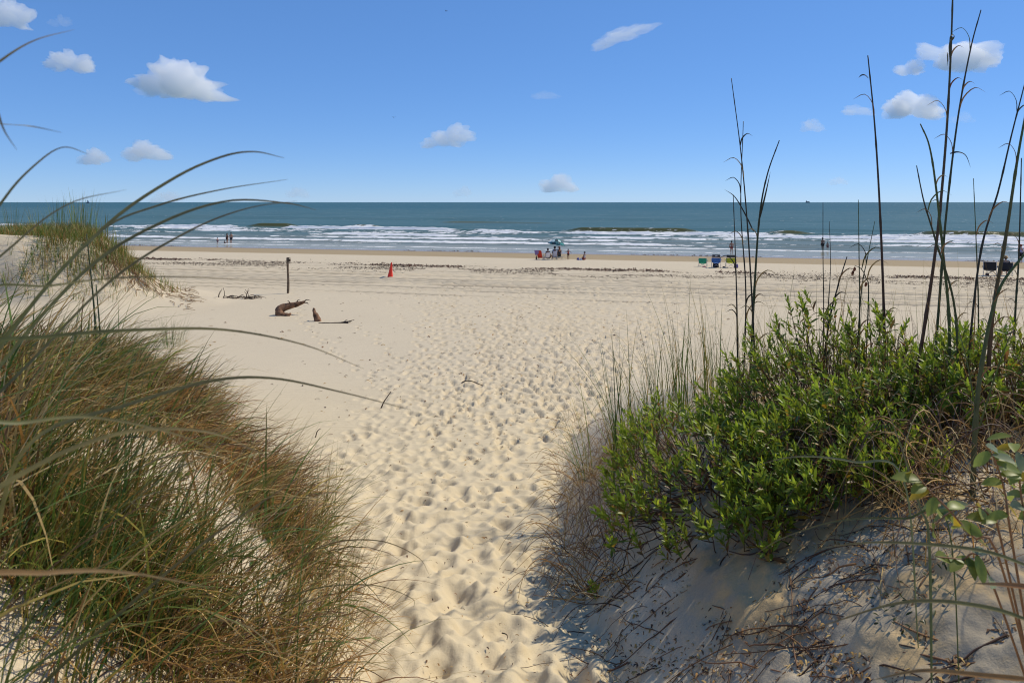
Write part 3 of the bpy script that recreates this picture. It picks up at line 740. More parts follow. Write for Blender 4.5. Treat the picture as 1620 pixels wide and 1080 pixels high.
# ------------------------------------------------------------------ folding chairs
M_steel = simple_mat('painted_steel', (0.42, 0.43, 0.45), 0.4, 0.05, metal=0.4)
M_dark = simple_mat('dark_frame', (0.035, 0.035, 0.04), 0.5, 0.1)
def camp_chair(loc, rz, h, w, fab, head, label, frame=M_steel, seat_h=None, arms=None, name='folding_chair'):
    """seen from behind: it faces the sea (+y)"""
    t = tag(empty(name, loc, rz), label, 'chair')
    sh = seat_h or h * 0.45; dpt = w * 0.85
    seat = cloth('seat', lambda u, v: ((u - .5) * w * .92, (v - .4) * dpt, sh - .05 * math.sin(math.pi * u) - .04 * (1 - v)), 8, 6, fabric(fab), t)
    top0 = h * .80 if head else h
    cloth('backrest', lambda u, v: ((u - .5) * w * (1.0 - .04 * v), -.4 * dpt - .16 * v * h * .55 - .05 * math.sin(math.pi * u) * (1 - .5 * v), sh - .03 + v * (top0 - sh)), 8, 6, fabric(fab), t)
    if head:
        cloth('head_panel', lambda u, v: ((u - .5) * w * (.92 - .06 * v), -.4 * dpt - .16 * h * .55 * (1 + .35 * v) - .02 * math.sin(math.pi * u), top0 + .01 + v * (h - top0)), 6, 4, fabric(head), t)
    for sx in (-1, 1):
        rod('back_post', (sx * w * .5, -.38 * dpt, .0), (sx * w * .49, -.4 * dpt - .16 * h * .5, top0 + .02), .011, frame, t)
        rod('leg', (sx * w * .52, .55 * dpt, 0), (sx * w * .52, .5 * dpt, sh + .16), .011, frame, t)
        rod('leg', (sx * w * .5, -.42 * dpt, .0), (-sx * w * .48, -.36 * dpt, sh), .010, frame, t)
        rod('leg', (sx * w * .52, -.4 * dpt, .02), (sx * w * .52, .52 * dpt, sh - .02), .010, frame, t)
        cloth('armrest', lambda u, v: (sx * w * .53 + (u - .5) * .09, (v - .45) * dpt, sh + .17 - .035 * math.sin(math.pi * v)), 3, 5, fabric(arms or fab), t)
        rod('foot_bar', (sx * w * .5, -.44 * dpt, .012), (sx * w * .54, .56 * dpt, .012), .012, frame, t)
    return t
b = hit(1112, 421.5); k = b.y / F
camp_chair(b, -.35, 14 * k, 12 * k, (.03, .30, .17), None, 'small emerald green child\'s folding chair, left of the blue one', arms=(.03, .28, .16))
b = hit(1133, 423.5); k = b.y / F
BLUE = camp_chair(b, -.28, 21 * k, 13.5 * k, (.045, .13, .36), (.055, .06, .075), 'tall blue folding chair with a charcoal head panel', frame=M_steel)
bm_obj('label_patch', lambda bm: box(bm, (0, -.62 * 13.5 * k * .85 - .06, 21 * k * .91), (.16, .012, .07)), fabric((.45, .47, .5)), BLUE, .003)
def bag(px, py, w, h, d, col, label, strap=True, dyy=0.0, name='bag', cat='bag'):
    b = hit(px, py); k = b.y / F
    b = Vector((b.x, b.y + dyy, 0)); b.z = ground(b.x, b.y)
    t = tag(empty(name, b, 0.1), label, cat)
    W, Hh, D = w * k, h * k, d * k
    def body(bm):
        box(bm, (0, 0, Hh / 2), (W, D, Hh))
        for v in bm.verts:
            if v.co.z > Hh * .5: v.co.x *= .86; v.co.y *= .72
    bm_obj('body', body, fabric(col), t, min(W, Hh) * .14, smooth=True)
    if strap:
        C = curve_pts([(-W * .28, 0, Hh * .92), (-W * .2, 0, Hh * 1.28), (W * .2, 0, Hh * 1.28), (W * .28, 0, Hh * .92)], 10)
        add_mesh('handle', tubes('handle', [C], [.014], 5), fabric(tuple(c * .6 for c in col)), t)
    else:
        bm_obj('lid', lambda bm: box(bm, (0, 0, Hh * 1.02), (W * .9, D * .8, Hh * .1)), fabric(tuple(c * .7 + .02 for c in col)), t, .01)
    return t
bag(1132.5, 423.3, 9, 6.5, 6, (.02, .02, .024), 'black cool bag under the blue folding chair', False, .02)
b = hit(1156, 423.5); k = b.y / F
camp_chair(b, -.22, 20.5 * k, 15 * k, (.36, .40, .03), (.06, .065, .07), 'lime green folding chair with a dark head panel', frame=M_steel, arms=(.38, .42, .04))
bag(1164.5, 423.8, 6.5, 6, 4, (.17, .13, .30), 'small purple bag on the sand right of the lime chair', True)
bag(1145, 423.2, 3.5, 1.5, 2.5, (.03, .03, .035), 'small dark pouch between the blue and lime chairs', False)
bag(1114, 422.6, 5, 1.6, 2.5, (.45, .10, .16), 'pink pouch at the foot of the green child\'s chair', False)
b = hit(1566, 436); k = b.y / F
camp_chair(b, -.6, 23 * k, 17 * k, (.018, .018, .022), None, 'empty black folding chair at the right behind the stalks', frame=M_steel, seat_h=10 * k)
bag(1564.5, 436.2, 5, 4, 3, (.10, .02, .02), 'dark red bag under the black chair at right', False, .15)
b = hit(1591, 436); k = b.y / F
t = camp_chair(b, -.5, 22 * k, 17 * k, (.02, .022, .03), None, 'black folding chair at far right with a person in it', frame=M_steel, seat_h=10 * k)
person(Vector((b.x, b.y, b.z + 10 * k - .14)), -.5, 1.7, up(dict(SIT, anL=(-.07, .33, -.16), toL=(-.075, .40, -.19), anR=(.07, .33, -.16), toR=(.075, .40, -.19)), 0.0, .04), 'fair', 'brown', 'person with a straw hat sitting in the black chair', top=(.02, .02, .03), bottom=(.05, .05, .07), hat=(.50, .30, .12))

# ------------------------------------------------------------------ group under the umbrella
def sling_chair(loc, rz, h, w, fab, label, drape=None):
    t = tag(empty('beach_chair', loc, rz), label, 'chair')
    sh = .22
    cloth('seat', lambda u, v: ((u - .5) * w, -.12 + v * .5, sh - .05 * math.sin(math.pi * v)), 4, 6, fabric(fab), t)
    cloth('backrest', lambda u, v: ((u - .5) * w, -.12 - v * .26 - .03 * math.sin(math.pi * v), sh + v * (h - sh)), 4, 8, fabric(fab), t)
    for sx in (-1, 1):
        rod('back_frame', (sx * w * .5, .1, .06), (sx * w * .5, -.41, h + .02), .013, M_steel, t)
        rod('leg', (sx * w * .52, -.3, 0), (sx * w * .52, .3, .40), .013, M_steel, t)
        rod('leg', (sx * w * .52, .42, 0), (sx * w * .52, -.16, .40), .013, M_steel, t)
        bm_obj('armrest', lambda bm: box(bm, (sx * w * .54, .08, .42), (.055, .5, .025)), M_steel, t, .008)
    rod('top_rail', (-w * .5, -.41, h + .02), (w * .5, -.41, h + .02), .013, M_steel, t)
    return t
k = hit(880, 411.3).y / F
b = hit(855, 411.3)
sling_chair(b, -.35, 15.2 * k, 7.5 * k, (.55, .05, .025), 'orange red beach chair with a towel, left end of the umbrella group')
o = cloth('towel', lambda u, v: ((u - .5) * 6.5 * k, -.16 - .24 * v + .06 * u - .05, 8 * k + v * 7.6 * k), 6, 6, fabric((.22, .16, .36)), None, .02)
o.location = b + Vector((-.22, 0.02, 0)); o.rotation_euler = (0, 0, -.35); tag(o, 'purple towel hung over the orange red chair', 'towel')
bag(848.5, 411, 2.2, 5, 2.5, (.018, .018, .02), 'black bag standing left of the orange red chair')
b = hit(865, 411.3)
sling_chair(b, .3, 11.8 * k, 7.0 * k, (.62, .62, .70), 'white beach chair, left one of the occupied pair under the umbrella')
person(b + Vector((.14, .10, .10)), -.5, 1.62, SIT, 'brown', 'black', 'dark haired person seated under the umbrella, left of the pole', top=(.02, .02, .025), bottom=(.02, .022, .03))
b = hit(877, 411.0)
sling_chair(b, .1, 14 * k, 6.6 * k, (.55, .56, .68), 'pale lavender beach chair just left of the umbrella pole')
person(b + Vector((.06, .08, .24)), -.2, 1.66, SIT, 'brown', 'black', 'dark haired person seated in the lavender chair', top=(.35, .36, .45), bottom=(.02, .025, .03))
b2 = hit(884, 409.8)
person(lo(b2, .20), .5, 1.70, SIT, 'tan', 'auburn', 'auburn haired person seated right behind the umbrella pole', top=(.03, .03, .04), bottom=(.02, .03, .035), long_hair=True)
t = tag(empty('foot_lounger', hit(886, 411.2), 1.2), 'low dark folding lounger stretched out beside the umbrella pole', 'lounger')
cloth('seat', lambda u, v: ((u - .5) * .5, (v - .5) * .95, .22 + .12 * (1 - v)), 4, 6, fabric((.03, .05, .05)), t)
for sx in (-1, 1):
    rod('leg', (sx * .27, -.45, 0), (sx * .27, .1, .26), .013, M_steel, t); rod('leg', (sx * .27, .48, 0), (sx * .27, -.1, .30), .013, M_steel, t)
    rod('side_rail', (sx * .27, -.5, .34), (sx * .27, .5, .21), .013, M_steel, t)
# the umbrella
b = hit(881.5, 410.8); k = b.y / F
t = tag(empty('beach_umbrella', b), 'open teal and white patterned beach umbrella over the seated group', 'umbrella')
Hu = 33 * k; Ru = 14 * k
rod('pole', (0, 0, -.2), (0, 0, Hu * .98), .018, M_steel, t, 8)
m_pan, n, l, p = new_mat('umbrella_cloth')
tcn = n.new('ShaderNodeTexCoord'); vz = n.new('ShaderNodeTexVoronoi'); vz.inputs['Scale'].default_value = 3.6; l.new(tcn.outputs['Object'], vz.inputs['Vector'])
sc_ = n.new('ShaderNodeSeparateColor'); l.new(vz.outputs['Color'], sc_.inputs[0])
rp = n.new('ShaderNodeValToRGB'); rp.color_ramp.interpolation = 'CONSTANT'
for i, (ps, c) in enumerate(((0, (.015, .12, .14)), (.34, (.03, .26, .24)), (.56, (.015, .05, .06)), (.76, (.50, .62, .60)))):
    e = rp.color_ramp.elements[i] if i < 2 else rp.color_ramp.elements.new(ps)
    e.position = ps; e.color = (*c, 1)
l.new(sc_.outputs[0], rp.inputs[0]); l.new(rp.outputs[0], p.inputs['Base Color']); p.inputs['Roughness'].default_value = .8
TILT = Matrix.Rotation(0.14, 3, 'Y')
top = Vector((0, 0, Hu))
for i in range(8):
    a0, a1 = i * math.pi / 4, (i + 1) * math.pi / 4
    def pan(u, v, a0=a0, a1=a1):
        a = a0 + (a1 - a0) * u
        sag = 1 - .09 * math.sin(math.pi * u) * v
        r = Ru * v * sag
        q = TILT @ Vector((r * math.cos(a), r * math.sin(a), -Hu * .25 * v ** 1.6 - (.05 if v > .95 else 0)))
        return tuple(top + q)
    pn = cloth('canopy_panel', pan, 5, 7, m_pan, t, .006)
    q = [tuple(top + TILT @ Vector((Ru * v * math.cos(a0), Ru * v * math.sin(a0), -Hu * .25 * v ** 1.6 - .02))) for v in np.linspace(0, 1, 8)]
    add_mesh('rib', tubes('rib', [np.array(q)], [.006], 4), M_steel, t)
rod('finial', tuple(top), tuple(top + Vector((.01, 0, .09))), .016, M_steel, t)
b = hit(899, 411)
person(b, -.3, 0.98, dict(elL=(-.19, .02, .70), wrL=(-.27, .05, .68), haL=(-.31, .06, .67), elR=(.19, .02, .70), wrR=(.27, .08, .64), haR=(.30, .1, .63)), 'brown', 'black', 'small child in a red vest standing with arms held out', top=(.62, .03, .015), bottom=(.05, .03, .03), lengths=(.3, .4))
b = hit(924, 411.5)
KN = dict(up(SIT, .02), knL=(-.07, .20, .06), anL=(-.07, .02, .03), toL=(-.07, -.05, .02), knR=(.07, .20, .06), anR=(.07, .02, .03), toR=(.07, -.05, .02))
person(b, .9, 1.30, KN, 'brown', 'black', 'dark haired child sitting on the sand, rightmost of the umbrella group', top=(.42, .40, .46), bottom=(.30, .05, .04), lengths=(.1, .5))
def heap(px, py, w, h, col, label):
    b = hit(px, py); k = b.y / F
    bm = bmesh.new(); bmesh.ops.create_uvsphere(bm, u_segments=20, v_segments=12, radius=1)
    for v in bm.verts:
        nz = fbm(v.co.x * 2.2 + px, v.co.y * 2.2 + v.co.z * 2, 3) - .5
        v.co *= 1 + nz * .9
        v.co = Vector((v.co.x * w * k / 2, v.co.y * w * k / 2.6, max(v.co.z, -.2) * h * k))
    me = bpy.data.meshes.new('towel'); bm.to_mesh(me); bm.free()
    o = add_mesh('towel', me, fabric(col)); o.location = b
    return tag(o, label, 'towel')
heap(914.5, 411.3, 4.5, 3.6, (.06, .07, .30), 'crumpled blue towel on the sand beside the sitting child')
heap(918.8, 411.5, 4, 3.0, (.62, .64, .72), 'crumpled white towel against the sitting child\'s legs')

# ------------------------------------------------------------------ boats and birds
M_hull = simple_mat('ship_paint', (0.10, 0.12, 0.16), 0.6, 0.1)
def ship(px, d, L, Hh, label, sail=False):
    x = (px - CX) / F * d
    t = tag(empty('sailing_boat' if sail else 'ship', (x, d, SEA_Z - .3), 0.1), label, 'boat' if sail else 'ship')
    def hull(bm):
        sec = [(-.5, .06), (-.42, .11), (.2, .12), (.42, .07), (.5, .004)]
        r = []
        for (u, w) in sec: r.append([bm.verts.new((u * L, s_ * w * L * f, z)) for s_, f, z in ((-1, 1, Hh * .3), (-1, .6, 0), (1, .6, 0), (1, 1, Hh * .3))])
        for a, c in zip(r, r[1:]):
            for i in range(4): bm.faces.new((a[i], a[(i + 1) % 4], c[(i + 1) % 4], c[i]))
        bm.faces.new(r[0]); bm.faces.new(r[-1])
    bm_obj('hull', hull, M_hull, t)
    if sail:
        rod('mast', (0, 0, 0), (0, 0, Hh * 1.0), .12, M_steel, t)
        bm_obj('mainsail', lambda bm: bm.faces.new([bm.verts.new(v) for v in ((0, .05, Hh * .35), (0, .05, Hh), (-L * .42, .3, Hh * .36))]), fabric((.30, .34, .40)), t)
        bm_obj('jib', lambda bm: bm.faces.new([bm.verts.new(v) for v in ((.3, .05, Hh * .9), (.3, .05, Hh * .36), (L * .46, .1, Hh * .34))]), fabric((.30, .34, .40)), t)
    else:
        bm_obj('deckhouse', lambda bm: box(bm, (-L * .3, 0, Hh * .55), (L * .14, L * .12, Hh * .5)), M_hull, t, .2)
        bm_obj('cargo_deck', lambda bm: box(bm, (L * .08, 0, Hh * .38), (L * .5, L * .14, Hh * .18)), M_hull, t, .2)
        rod('funnel', (-L * .36, 0, Hh * .7), (-L * .36, 0, Hh), L * .012, M_hull, t)
ship(139, 4200, 16, 22, 'tiny sailing boat on the horizon at left', True)
ship(1278, 9000, 62, 34, 'tiny cargo ship on the horizon at right')
ship(436, 10000, 95, 30, 'faint long ship on the horizon left of centre')
def bird(px, py, d, span, label):
    c = ray(px, py) * d
    t = tag(empty('seabird', c, random.uniform(0, 3)), label, 'bird', 'birds high in the sky')
    add_mesh('body', tubes('body', [curve_pts([(0, -.3 * span, 0), (0, 0, .01), (0, .28 * span, .03)], 9)], [np.array([.01, .03, .05, .06, .06, .05, .045, .04, .005]) * span], 8), fabric((.05, .05, .055)), t)
    for sx in (-1, 1):
        cloth('wing', lambda u, v: (sx * span * .5 * v, (u - .5) * .22 * span * (1 - .75 * v) - .08 * span * v * v, .14 * span * math.sin(math.pi * v * .8)), 3, 7, fabric((.05, .05, .055)), t, .012)
bird(706, 18, 140, .9, 'tiny dark bird near the top of the sky')
bird(623, 186, 140, .9, 'tiny dark bird in mid sky')

# ------------------------------------------------------------------ vegetation
def leaf_mat(name, trans=0.4, rough=0.45, bump=True):
    """colour comes from the plant itself (one colour per blade or leaf); light passes through the thin tissue"""
    m, n, l, p = new_mat(name)
    at = attr_node(n, 'tint')
    tcn = n.new('ShaderNodeTexCoord')
    nz = noise_tex(n, l, tcn.outputs['Object'], 35.0, 3)
    hs = n.new('ShaderNodeHueSaturation'); l.new(at.outputs['Color'], hs.inputs['Color']); l.new(map_range(n, l, nz, 0.25, 0.75, 0.75, 1.25, False), hs.inputs['Value'])
    l.new(hs.outputs[0], p.inputs['Base Color'])
    p.inputs['Roughness'].default_value = rough; p.inputs['Specular IOR Level'].default_value = 0.4
    tr = n.new('ShaderNodeBsdfTranslucent'); l.new(hs.outputs[0], tr.inputs['Color'])
    mx = n.new('ShaderNodeMixShader'); mx.inputs[0].default_value = trans
    l.new(p.outputs[0], mx.inputs[1]); l.new(tr.outputs[0], mx.inputs[2])
    l.new(mx.outputs[0], n['Material Output'].inputs['Surface'])
    return m
M_blade = leaf_mat('grass_blade', 0.30, 0.5)
M_leaf = leaf_mat('shrub_leaf', 0.5, 0.4)
M_stem = leaf_mat('plant_stem', 0.08, 0.6)
M_straw = leaf_mat('dead_grass', 0.22, 0.75)

GREENS = np.array([(0.085, 0.155, 0.022), (0.13, 0.19, 0.028), (0.06, 0.13, 0.022), (0.19, 0.23, 0.035), (0.30, 0.24, 0.045)])
STRAWS = np.array([(0.44, 0.26, 0.07), (0.34, 0.18, 0.05), (0.52, 0.36, 0.13), (0.20, 0.10, 0.035), (0.36, 0.18, 0.045), (0.56, 0.43, 0.21)])
BROWNS = np.array([(0.17, 0.085, 0.038), (0.11, 0.055, 0.028), (0.24, 0.125, 0.05), (0.075, 0.042, 0.026)])
def pick(pal, n, rn, jit=0.25):
    c = pal[rn.integers(0, len(pal), n)]
    return c * (1 + jit * (rn.random((n, 1)) * 2 - 1))

def blades(name, base, azim, length, width, lean, curve, cols, rn, segs=6, tipcol=None, sink=0.03, twist=0.5, rnd=None):
    """curved tapering grass blades, all of one tuft or sward in one mesh"""
    N = len(base)
    t = np.linspace(0, 1, segs + 1)
    th = lean[:, None] + curve[:, None] * t[None, :] ** 1.4
    az = azim[:, None] + twist * (rn.random((N, 1)) - .5) * t[None, :]
    ds = (length / segs)[:, None]
    thm = (th[:, 1:] + th[:, :-1]) / 2; azm = (az[:, 1:] + az[:, :-1]) / 2
    d = np.stack([np.sin(thm) * np.cos(azm), np.sin(thm) * np.sin(azm), np.cos(thm)], -1) * ds[..., None]
    P = np.concatenate([np.zeros((N, 1, 3)), np.cumsum(d, 1)], 1) + base[:, None, :]
    P[:, 0, 2] -= sink
    # never below the ground
    gz = base_z(P[..., 0], P[..., 1]) + 0.008
    P[:, 1:, 2] = np.maximum(P[:, 1:, 2], gz[:, 1:])
    roll = rn.random(N) * math.pi
    side = np.stack([-np.sin(azim) * np.cos(roll) , np.cos(azim) * np.cos(roll), np.sin(roll) * 0.6], -1)
    w = width[:, None] * (1 - t[None, :] ** 1.8 * 0.93) * 0.5
    A = P + side[:, None, :] * w[..., None]; B = P - side[:, None, :] * w[..., None]
    V = np.stack([A, B], 2).reshape(-1, 3)
    i = (np.arange(N)[:, None] * (segs + 1) * 2 + np.arange(segs)[None, :] * 2).ravel()
    q = np.stack([i, i + 1, i + 3, i + 2], -1)
    me = np_mesh(name, V, q)
    c = np.repeat(cols[:, None, :], segs + 1, 1)
    if tipcol is not None:
        f = (t[None, :, None] ** 2.2) * rn.random((N, 1, 1)) ** 1.5
        c = c * (1 - f) + tipcol * f
    add_col(me, 'tint', np.repeat(c.reshape(-1, 3), 2, 0))
    return me

def tuft_base(c, r, n, rn):
    a = rn.random(n) * 2 * math.pi; q = r * np.sqrt(rn.random(n))
    x = c[0] + q * np.cos(a); y = c[1] + q * np.sin(a)
    return np.stack([x, y, base_z(x, y)], -1), a
WIND = 0.12                                                     # most blades lean to the right, over the path
TIP = np.array((0.26, 0.17, 0.06))
def make_tuft(px, py, label, n=60, r=0.12, L=(.5, 1.0), w=.006, dead=40, name='grass_tuft', group='tufts of dune grass', lean=.28, bend=.9, az=None, seed=0, c=None):
    rn = np.random.default_rng(seed + 100)
    if c is None: c = hit(px, py)
    t = tag(empty(name, (0, 0, 0)), label, 'grass tuft', group)
    B, a = tuft_base(c, r, n, rn)
    azm = (a * 1.0 if az is None else az + rn.normal(0, .7, n))
    me = blades('green_blades', B, azm, rn.uniform(*L, n), w * rn.uniform(.6, 1.2, n), np.abs(rn.normal(lean * .6, lean * .6, n)), rn.uniform(.15, bend, n), pick(GREENS, n, rn), rn, 7, TIP)
    add_mesh('green_blades', me, M_blade, t)['kind'] = 'stuff'
    if dead:
        B, a = tuft_base(c, r * 2.0, dead, rn)
        me = blades('dead_blades', B, a + rn.normal(0, .4, dead), rn.uniform(L[0] * .35, L[1] * .6, dead), w * rn.uniform(.5, 1.0, dead), rn.uniform(.5, 1.3, dead), rn.uniform(.3, 1.2, dead), pick(STRAWS, dead, rn), rn, 6)
        add_mesh('dead_blades', me, M_straw, t)['kind'] = 'stuff'
    return t

# --- the sward of the left dune: uncountable, so one mass of green blades and one of dead thatch
rn = np.random.default_rng(21)
gaps = [(hit(px, py), r) for px, py, r in ((300, 770, .30), (345, 815, .28), (262, 905, .18), (395, 895, .22), (325, 735, .2), (120, 505, .7), (200, 508, .7), (430, 950, .14))]
def left_cover(x, y):
    d = smooth01(0.34, 0.52, fbm(x * 1.25 + 2, y * 1.25 + 5, 3))
    for g, r in gaps:
        d = d * (1 - np.exp(-(((x - g.x) ** 2 + (y - g.y) ** 2) / r ** 2)) * 0.96)
    return d
def sample_left(n, rn, umin=0.05, umax=5.5, ymax=15.0):
    out = np.zeros((0, 2))
    while len(out) < n:
        y = np.exp(rn.uniform(math.log(0.75), math.log(ymax), 4 * n))
        xl = np.interp(y, _le[:, 0], _le[:, 1])
        u = umin + (np.minimum(umax, 0.95 * y + 0.5 + xl) - umin) * rn.random(4 * n) ** 1.1
        ok = u > umin
        x = xl - u
        dcam = np.hypot(x, y)
        dens = left_cover(x, y) * smooth01(0.0, 0.35, u) * (dcam > 0.85)
        k = (rn.random(4 * n) < dens) & ok
        out = np.vstack([out, np.stack([x[k], y[k]], -1)])
    return out[:n]
nt = 400
tc_ = sample_left(nt, rn)
per = 22
cx = np.repeat(tc_, per, 0) + rn.normal(0, 0.055, (nt * per, 2))
N = len(cx)
base = np.column_stack([cx, base_z(cx[:, 0], cx[:, 1])])
dist = np.hypot(cx[:, 0], cx[:, 1])
taz = np.repeat(rn.normal(WIND, .9, nt), per) + rn.normal(0, .75, N)
LL = np.repeat(rn.uniform(.5, 1.0, nt), per) * rn.uniform(.45, 1.1, N) * np.interp(dist, [2, 4, 8, 14], [1.0, .85, .68, .6])
LL *= np.where(dist < 1.5, .75, 1.0)
me = blades('dune_grass', base, taz, LL, rn.uniform(.006, .0135, N) * np.interp(dist, [.9, 1.8, 3, 4.5], [1.15, 1.0, 1.0, 1.5]), np.abs(rn.normal(.25, .34, N)), rn.uniform(.3, 1.9, N), np.where(np.repeat(rn.random((nt, 1)), per, 0) * .5 + rn.random((N, 1)) * .5 < .60, pick(GREENS, N, rn, .4), pick(STRAWS, N, rn, .3)), rn, 7, TIP)
tag(add_mesh('dune_grass', me, M_blade), 'dense green dune grass covering the near left dune', 'grass', kind='stuff')
rw = np.random.default_rng(23)
N = 75
bx = rw.uniform(-1.75, -1.0, N); by = rw.uniform(.95, 1.7, N)
base = np.column_stack([bx, by, base_z(bx, by)])
me = blades('near_grass', base, rw.normal(.35, .35, N), rw.uniform(.5, .98, N), rw.uniform(.007, .0115, N), np.abs(rw.normal(.38, .22, N)), rw.uniform(.3, 1.3, N), np.where(rw.random((N, 1)) < .72, pick(GREENS[:4], N, rw, .35), pick(STRAWS, N, rw, .3)), rw, 12, TIP)
tag(add_mesh('near_grass', me, M_blade), 'blurred long green and tan blades close to the camera at left', 'grass', kind='stuff')
# thatch: brown bent blades close to the ground, thickest along the edge of the dune
n2 = 11500
ncl = n2 // 34
cl_ = np.repeat(sample_left(ncl, rn, -0.02, 5.0, 14.0), 34, 0)
n2 = len(cl_)
ed = sample_left(3200, rn, -0.10, 0.9, 13.0)
th_ = np.vstack([cl_ + rn.normal(0, .07, (n2, 2)), ed + rn.normal(0, .05, (3200, 2))])
daz = np.concatenate([np.repeat(rn.normal(-.35, .8, ncl), 34) + rn.normal(0, .45, n2), rn.normal(-.25, 1.1, 3200)])
dcol = np.concatenate([np.repeat(rn.random(ncl), 34) * .7 + rn.random(n2) * .3, rn.random(3200)])
ok_ = left_cover(th_[:, 0], th_[:, 1]) > .22
th_, daz, dcol = th_[ok_], daz[ok_], dcol[ok_]
N = len(th_)
base = np.column_stack([th_, base_z(th_[:, 0], th_[:, 1]) + rn.random(N) * .06])
dist = np.hypot(th_[:, 0], th_[:, 1])
me = blades('dead_grass', base, daz, rn.uniform(.18, .65, N), rn.uniform(.004, .0085, N) * np.clip(dist / 3.0, .8, 1.7), rn.uniform(.35, 1.35, N), rn.uniform(.2, 1.5, N), np.where(dcol[:, None] < .66, pick(STRAWS, N, rn, .35), pick(BROWNS, N, rn, .35)), rn, 6)
tag(add_mesh('dead_grass', me, M_straw), 'brown dead grass thatch lying over the near left dune', 'dead grass', kind='stuff')

# --- distinct tufts on the left
make_tuft(268, 548, 'upright green grass tuft on the far slope of the left dune', 150, .42, (.5, .95), .008, 60, seed=1)
make_tuft(150, 545, 'wide green tuft at the left end of the hollow', 130, .5, (.5, .9), .008, 40, seed=2)
make_tuft(500, 845, 'green grass tuft on the left edge of the path', 90, .14, (.4, .8), .006, 60, seed=3, az=.5)
make_tuft(430, 770, 'loose green tuft higher up the left path edge', 80, .16, (.4, .85), .006, 60, seed=4, az=.4)
make_tuft(530, 985, 'golden green grass tuft nearest the camera on the left path edge', 70, .12, (.35, .7), .005, 90, seed=5, az=.5)
make_tuft(330, 650, 'spreading green tuft on the upper left path edge', 110, .25, (.45, .9), .007, 60, seed=6, az=.3)
make_tuft(380, 1060, 'green tuft at the bottom edge left of the path', 70, .13, (.4, .75), .0055, 40, seed=7, az=.7)

for i, (px, py, lab) in enumerate(((35, 900, 'brown and green tuft at the left edge below the yellow blade'), (140, 985, 'dense tuft in the bottom left corner, right one of three'), (50, 1040, 'dense tuft in the very bottom left corner'),
                                   (230, 1050, 'green and tan tuft at the bottom edge, left of centre'), (90, 800, 'thick tan tuft at the left edge above the corner tufts'))):
    make_tuft(px, py, lab, 70, .16, (.3, .7), .008, 150, seed=80 + i, az=.3, lean=.5, bend=1.5)

# --- far mound on the left: its own sward, and upright oats on the crest
rn = np.random.default_rng(31)
M = 6500
x = rn.uniform(-27, -12.2, M * 4); y = rn.uniform(20, 33, M * 4)
q = np.sqrt(((x + 24.0) / 10.6) ** 2 + ((y - 27.5) / 5.6) ** 2)
z = base_z(x, y); s_ = y + SHORE * x
hgt = z - beach_z(s_)
dens = smooth01(.5, 1.7, hgt) * smooth01(.36, .54, fbm(x * .6 + 7, y * .6, 3)) + .08 * (hgt > .3)
keep = (rn.random(len(x)) < dens)
x, y, z = x[keep][:M], y[keep][:M], z[keep][:M]; M = len(x)
B = np.column_stack([x, y, z])
B = np.repeat(B, 4, 0); B[:, :2] += rn.normal(0, .10, (len(B), 2)); B[:, 2] = base_z(B[:, 0], B[:, 1]); M = len(B)
me = blades('mound_grass', B, rn.uniform(0, 6.28, M), rn.uniform(.2, .65, M), rn.uniform(.012, .024, M), np.abs(rn.normal(.2, .25, M)), rn.uniform(.1, .9, M), np.where(rn.random((M, 1)) < .7, pick(GREENS, M, rn, .3), pick(STRAWS, M, rn, .3)), rn, 4)
tag(add_mesh('mound_grass', me, M_blade), 'short olive grass scattered over the far left mound', 'grass', kind='stuff')
rt = []; rr_ = []
for k in range(420):                                             # brown roots hanging out of the cut face
    px = rn.uniform(150, 305); py = 395 + (px - 150) * .42 + rn.normal(0, 16)
    b = hit(px, py, 8)
    if b.y > 33: continue
    a = rn.normal(-.7, .6); Lr = rn.uniform(.25, .8)
    P = np.array([[b.x + Lr * f * math.cos(a) + .05 * math.sin(f * 7 + k), b.y + Lr * f * math.sin(a), 0] for f in np.linspace(0, 1, 6)])
    P[:, 2] = base_z(P[:, 0], P[:, 1]) + .03 + .05 * np.sin(np.linspace(0, 3.1, 6)) * rn.random()
    rt.append(P); rr_.append(np.linspace(.014, .006, 6))
me = tubes('hanging_roots', rt, rr_, 3, False); add_col(me, 'tint', np.repeat(pick(np.array([(.30, .16, .06), (.20, .10, .045), (.38, .24, .11)]), len(rt), rn), 18, 0))
tag(add_mesh('hanging_roots', me, M_straw), 'tangle of brown roots hanging from the cut mound', 'roots', kind='stuff')
crest = [(20, 372), (62, 368), (95, 366), (120, 364), (136, 366), (168, 374), (194, 382)]
nm = ['first', 'second', 'third', 'fourth', 'fifth', 'sixth', 'seventh']
for i, (px, py) in enumerate(crest):
    r_ = ray(px, py); d = 24 + .5 * (i % 3)
    # stand them on the crest of the mound along this line of sight
    dd = np.linspace(21, 32, 120); zz_ = base_z(r_[0] * dd, dd) / dd; k = int(np.argmax(zz_)); d = dd[k]
    c = Vector((r_[0] * d, d, ground(r_[0] * d, d)))
    n_ = (24, 20, 38, 30, 44, 26, 30)[i]
    make_tuft(0, 0, f'{nm[i]} clump of tall dry stems on the far mound\'s crest, counted from the left', n_, .5, ((1.0, 1.7), (.8, 1.4), (1.1, 1.8), (1.2, 2.0), (1.1, 2.1), (.6, 1.2), (.5, 1.0))[i], .026, 30, 'crest_grass', 'clumps on the mound crest', .16, .35, None, 50 + i, c)

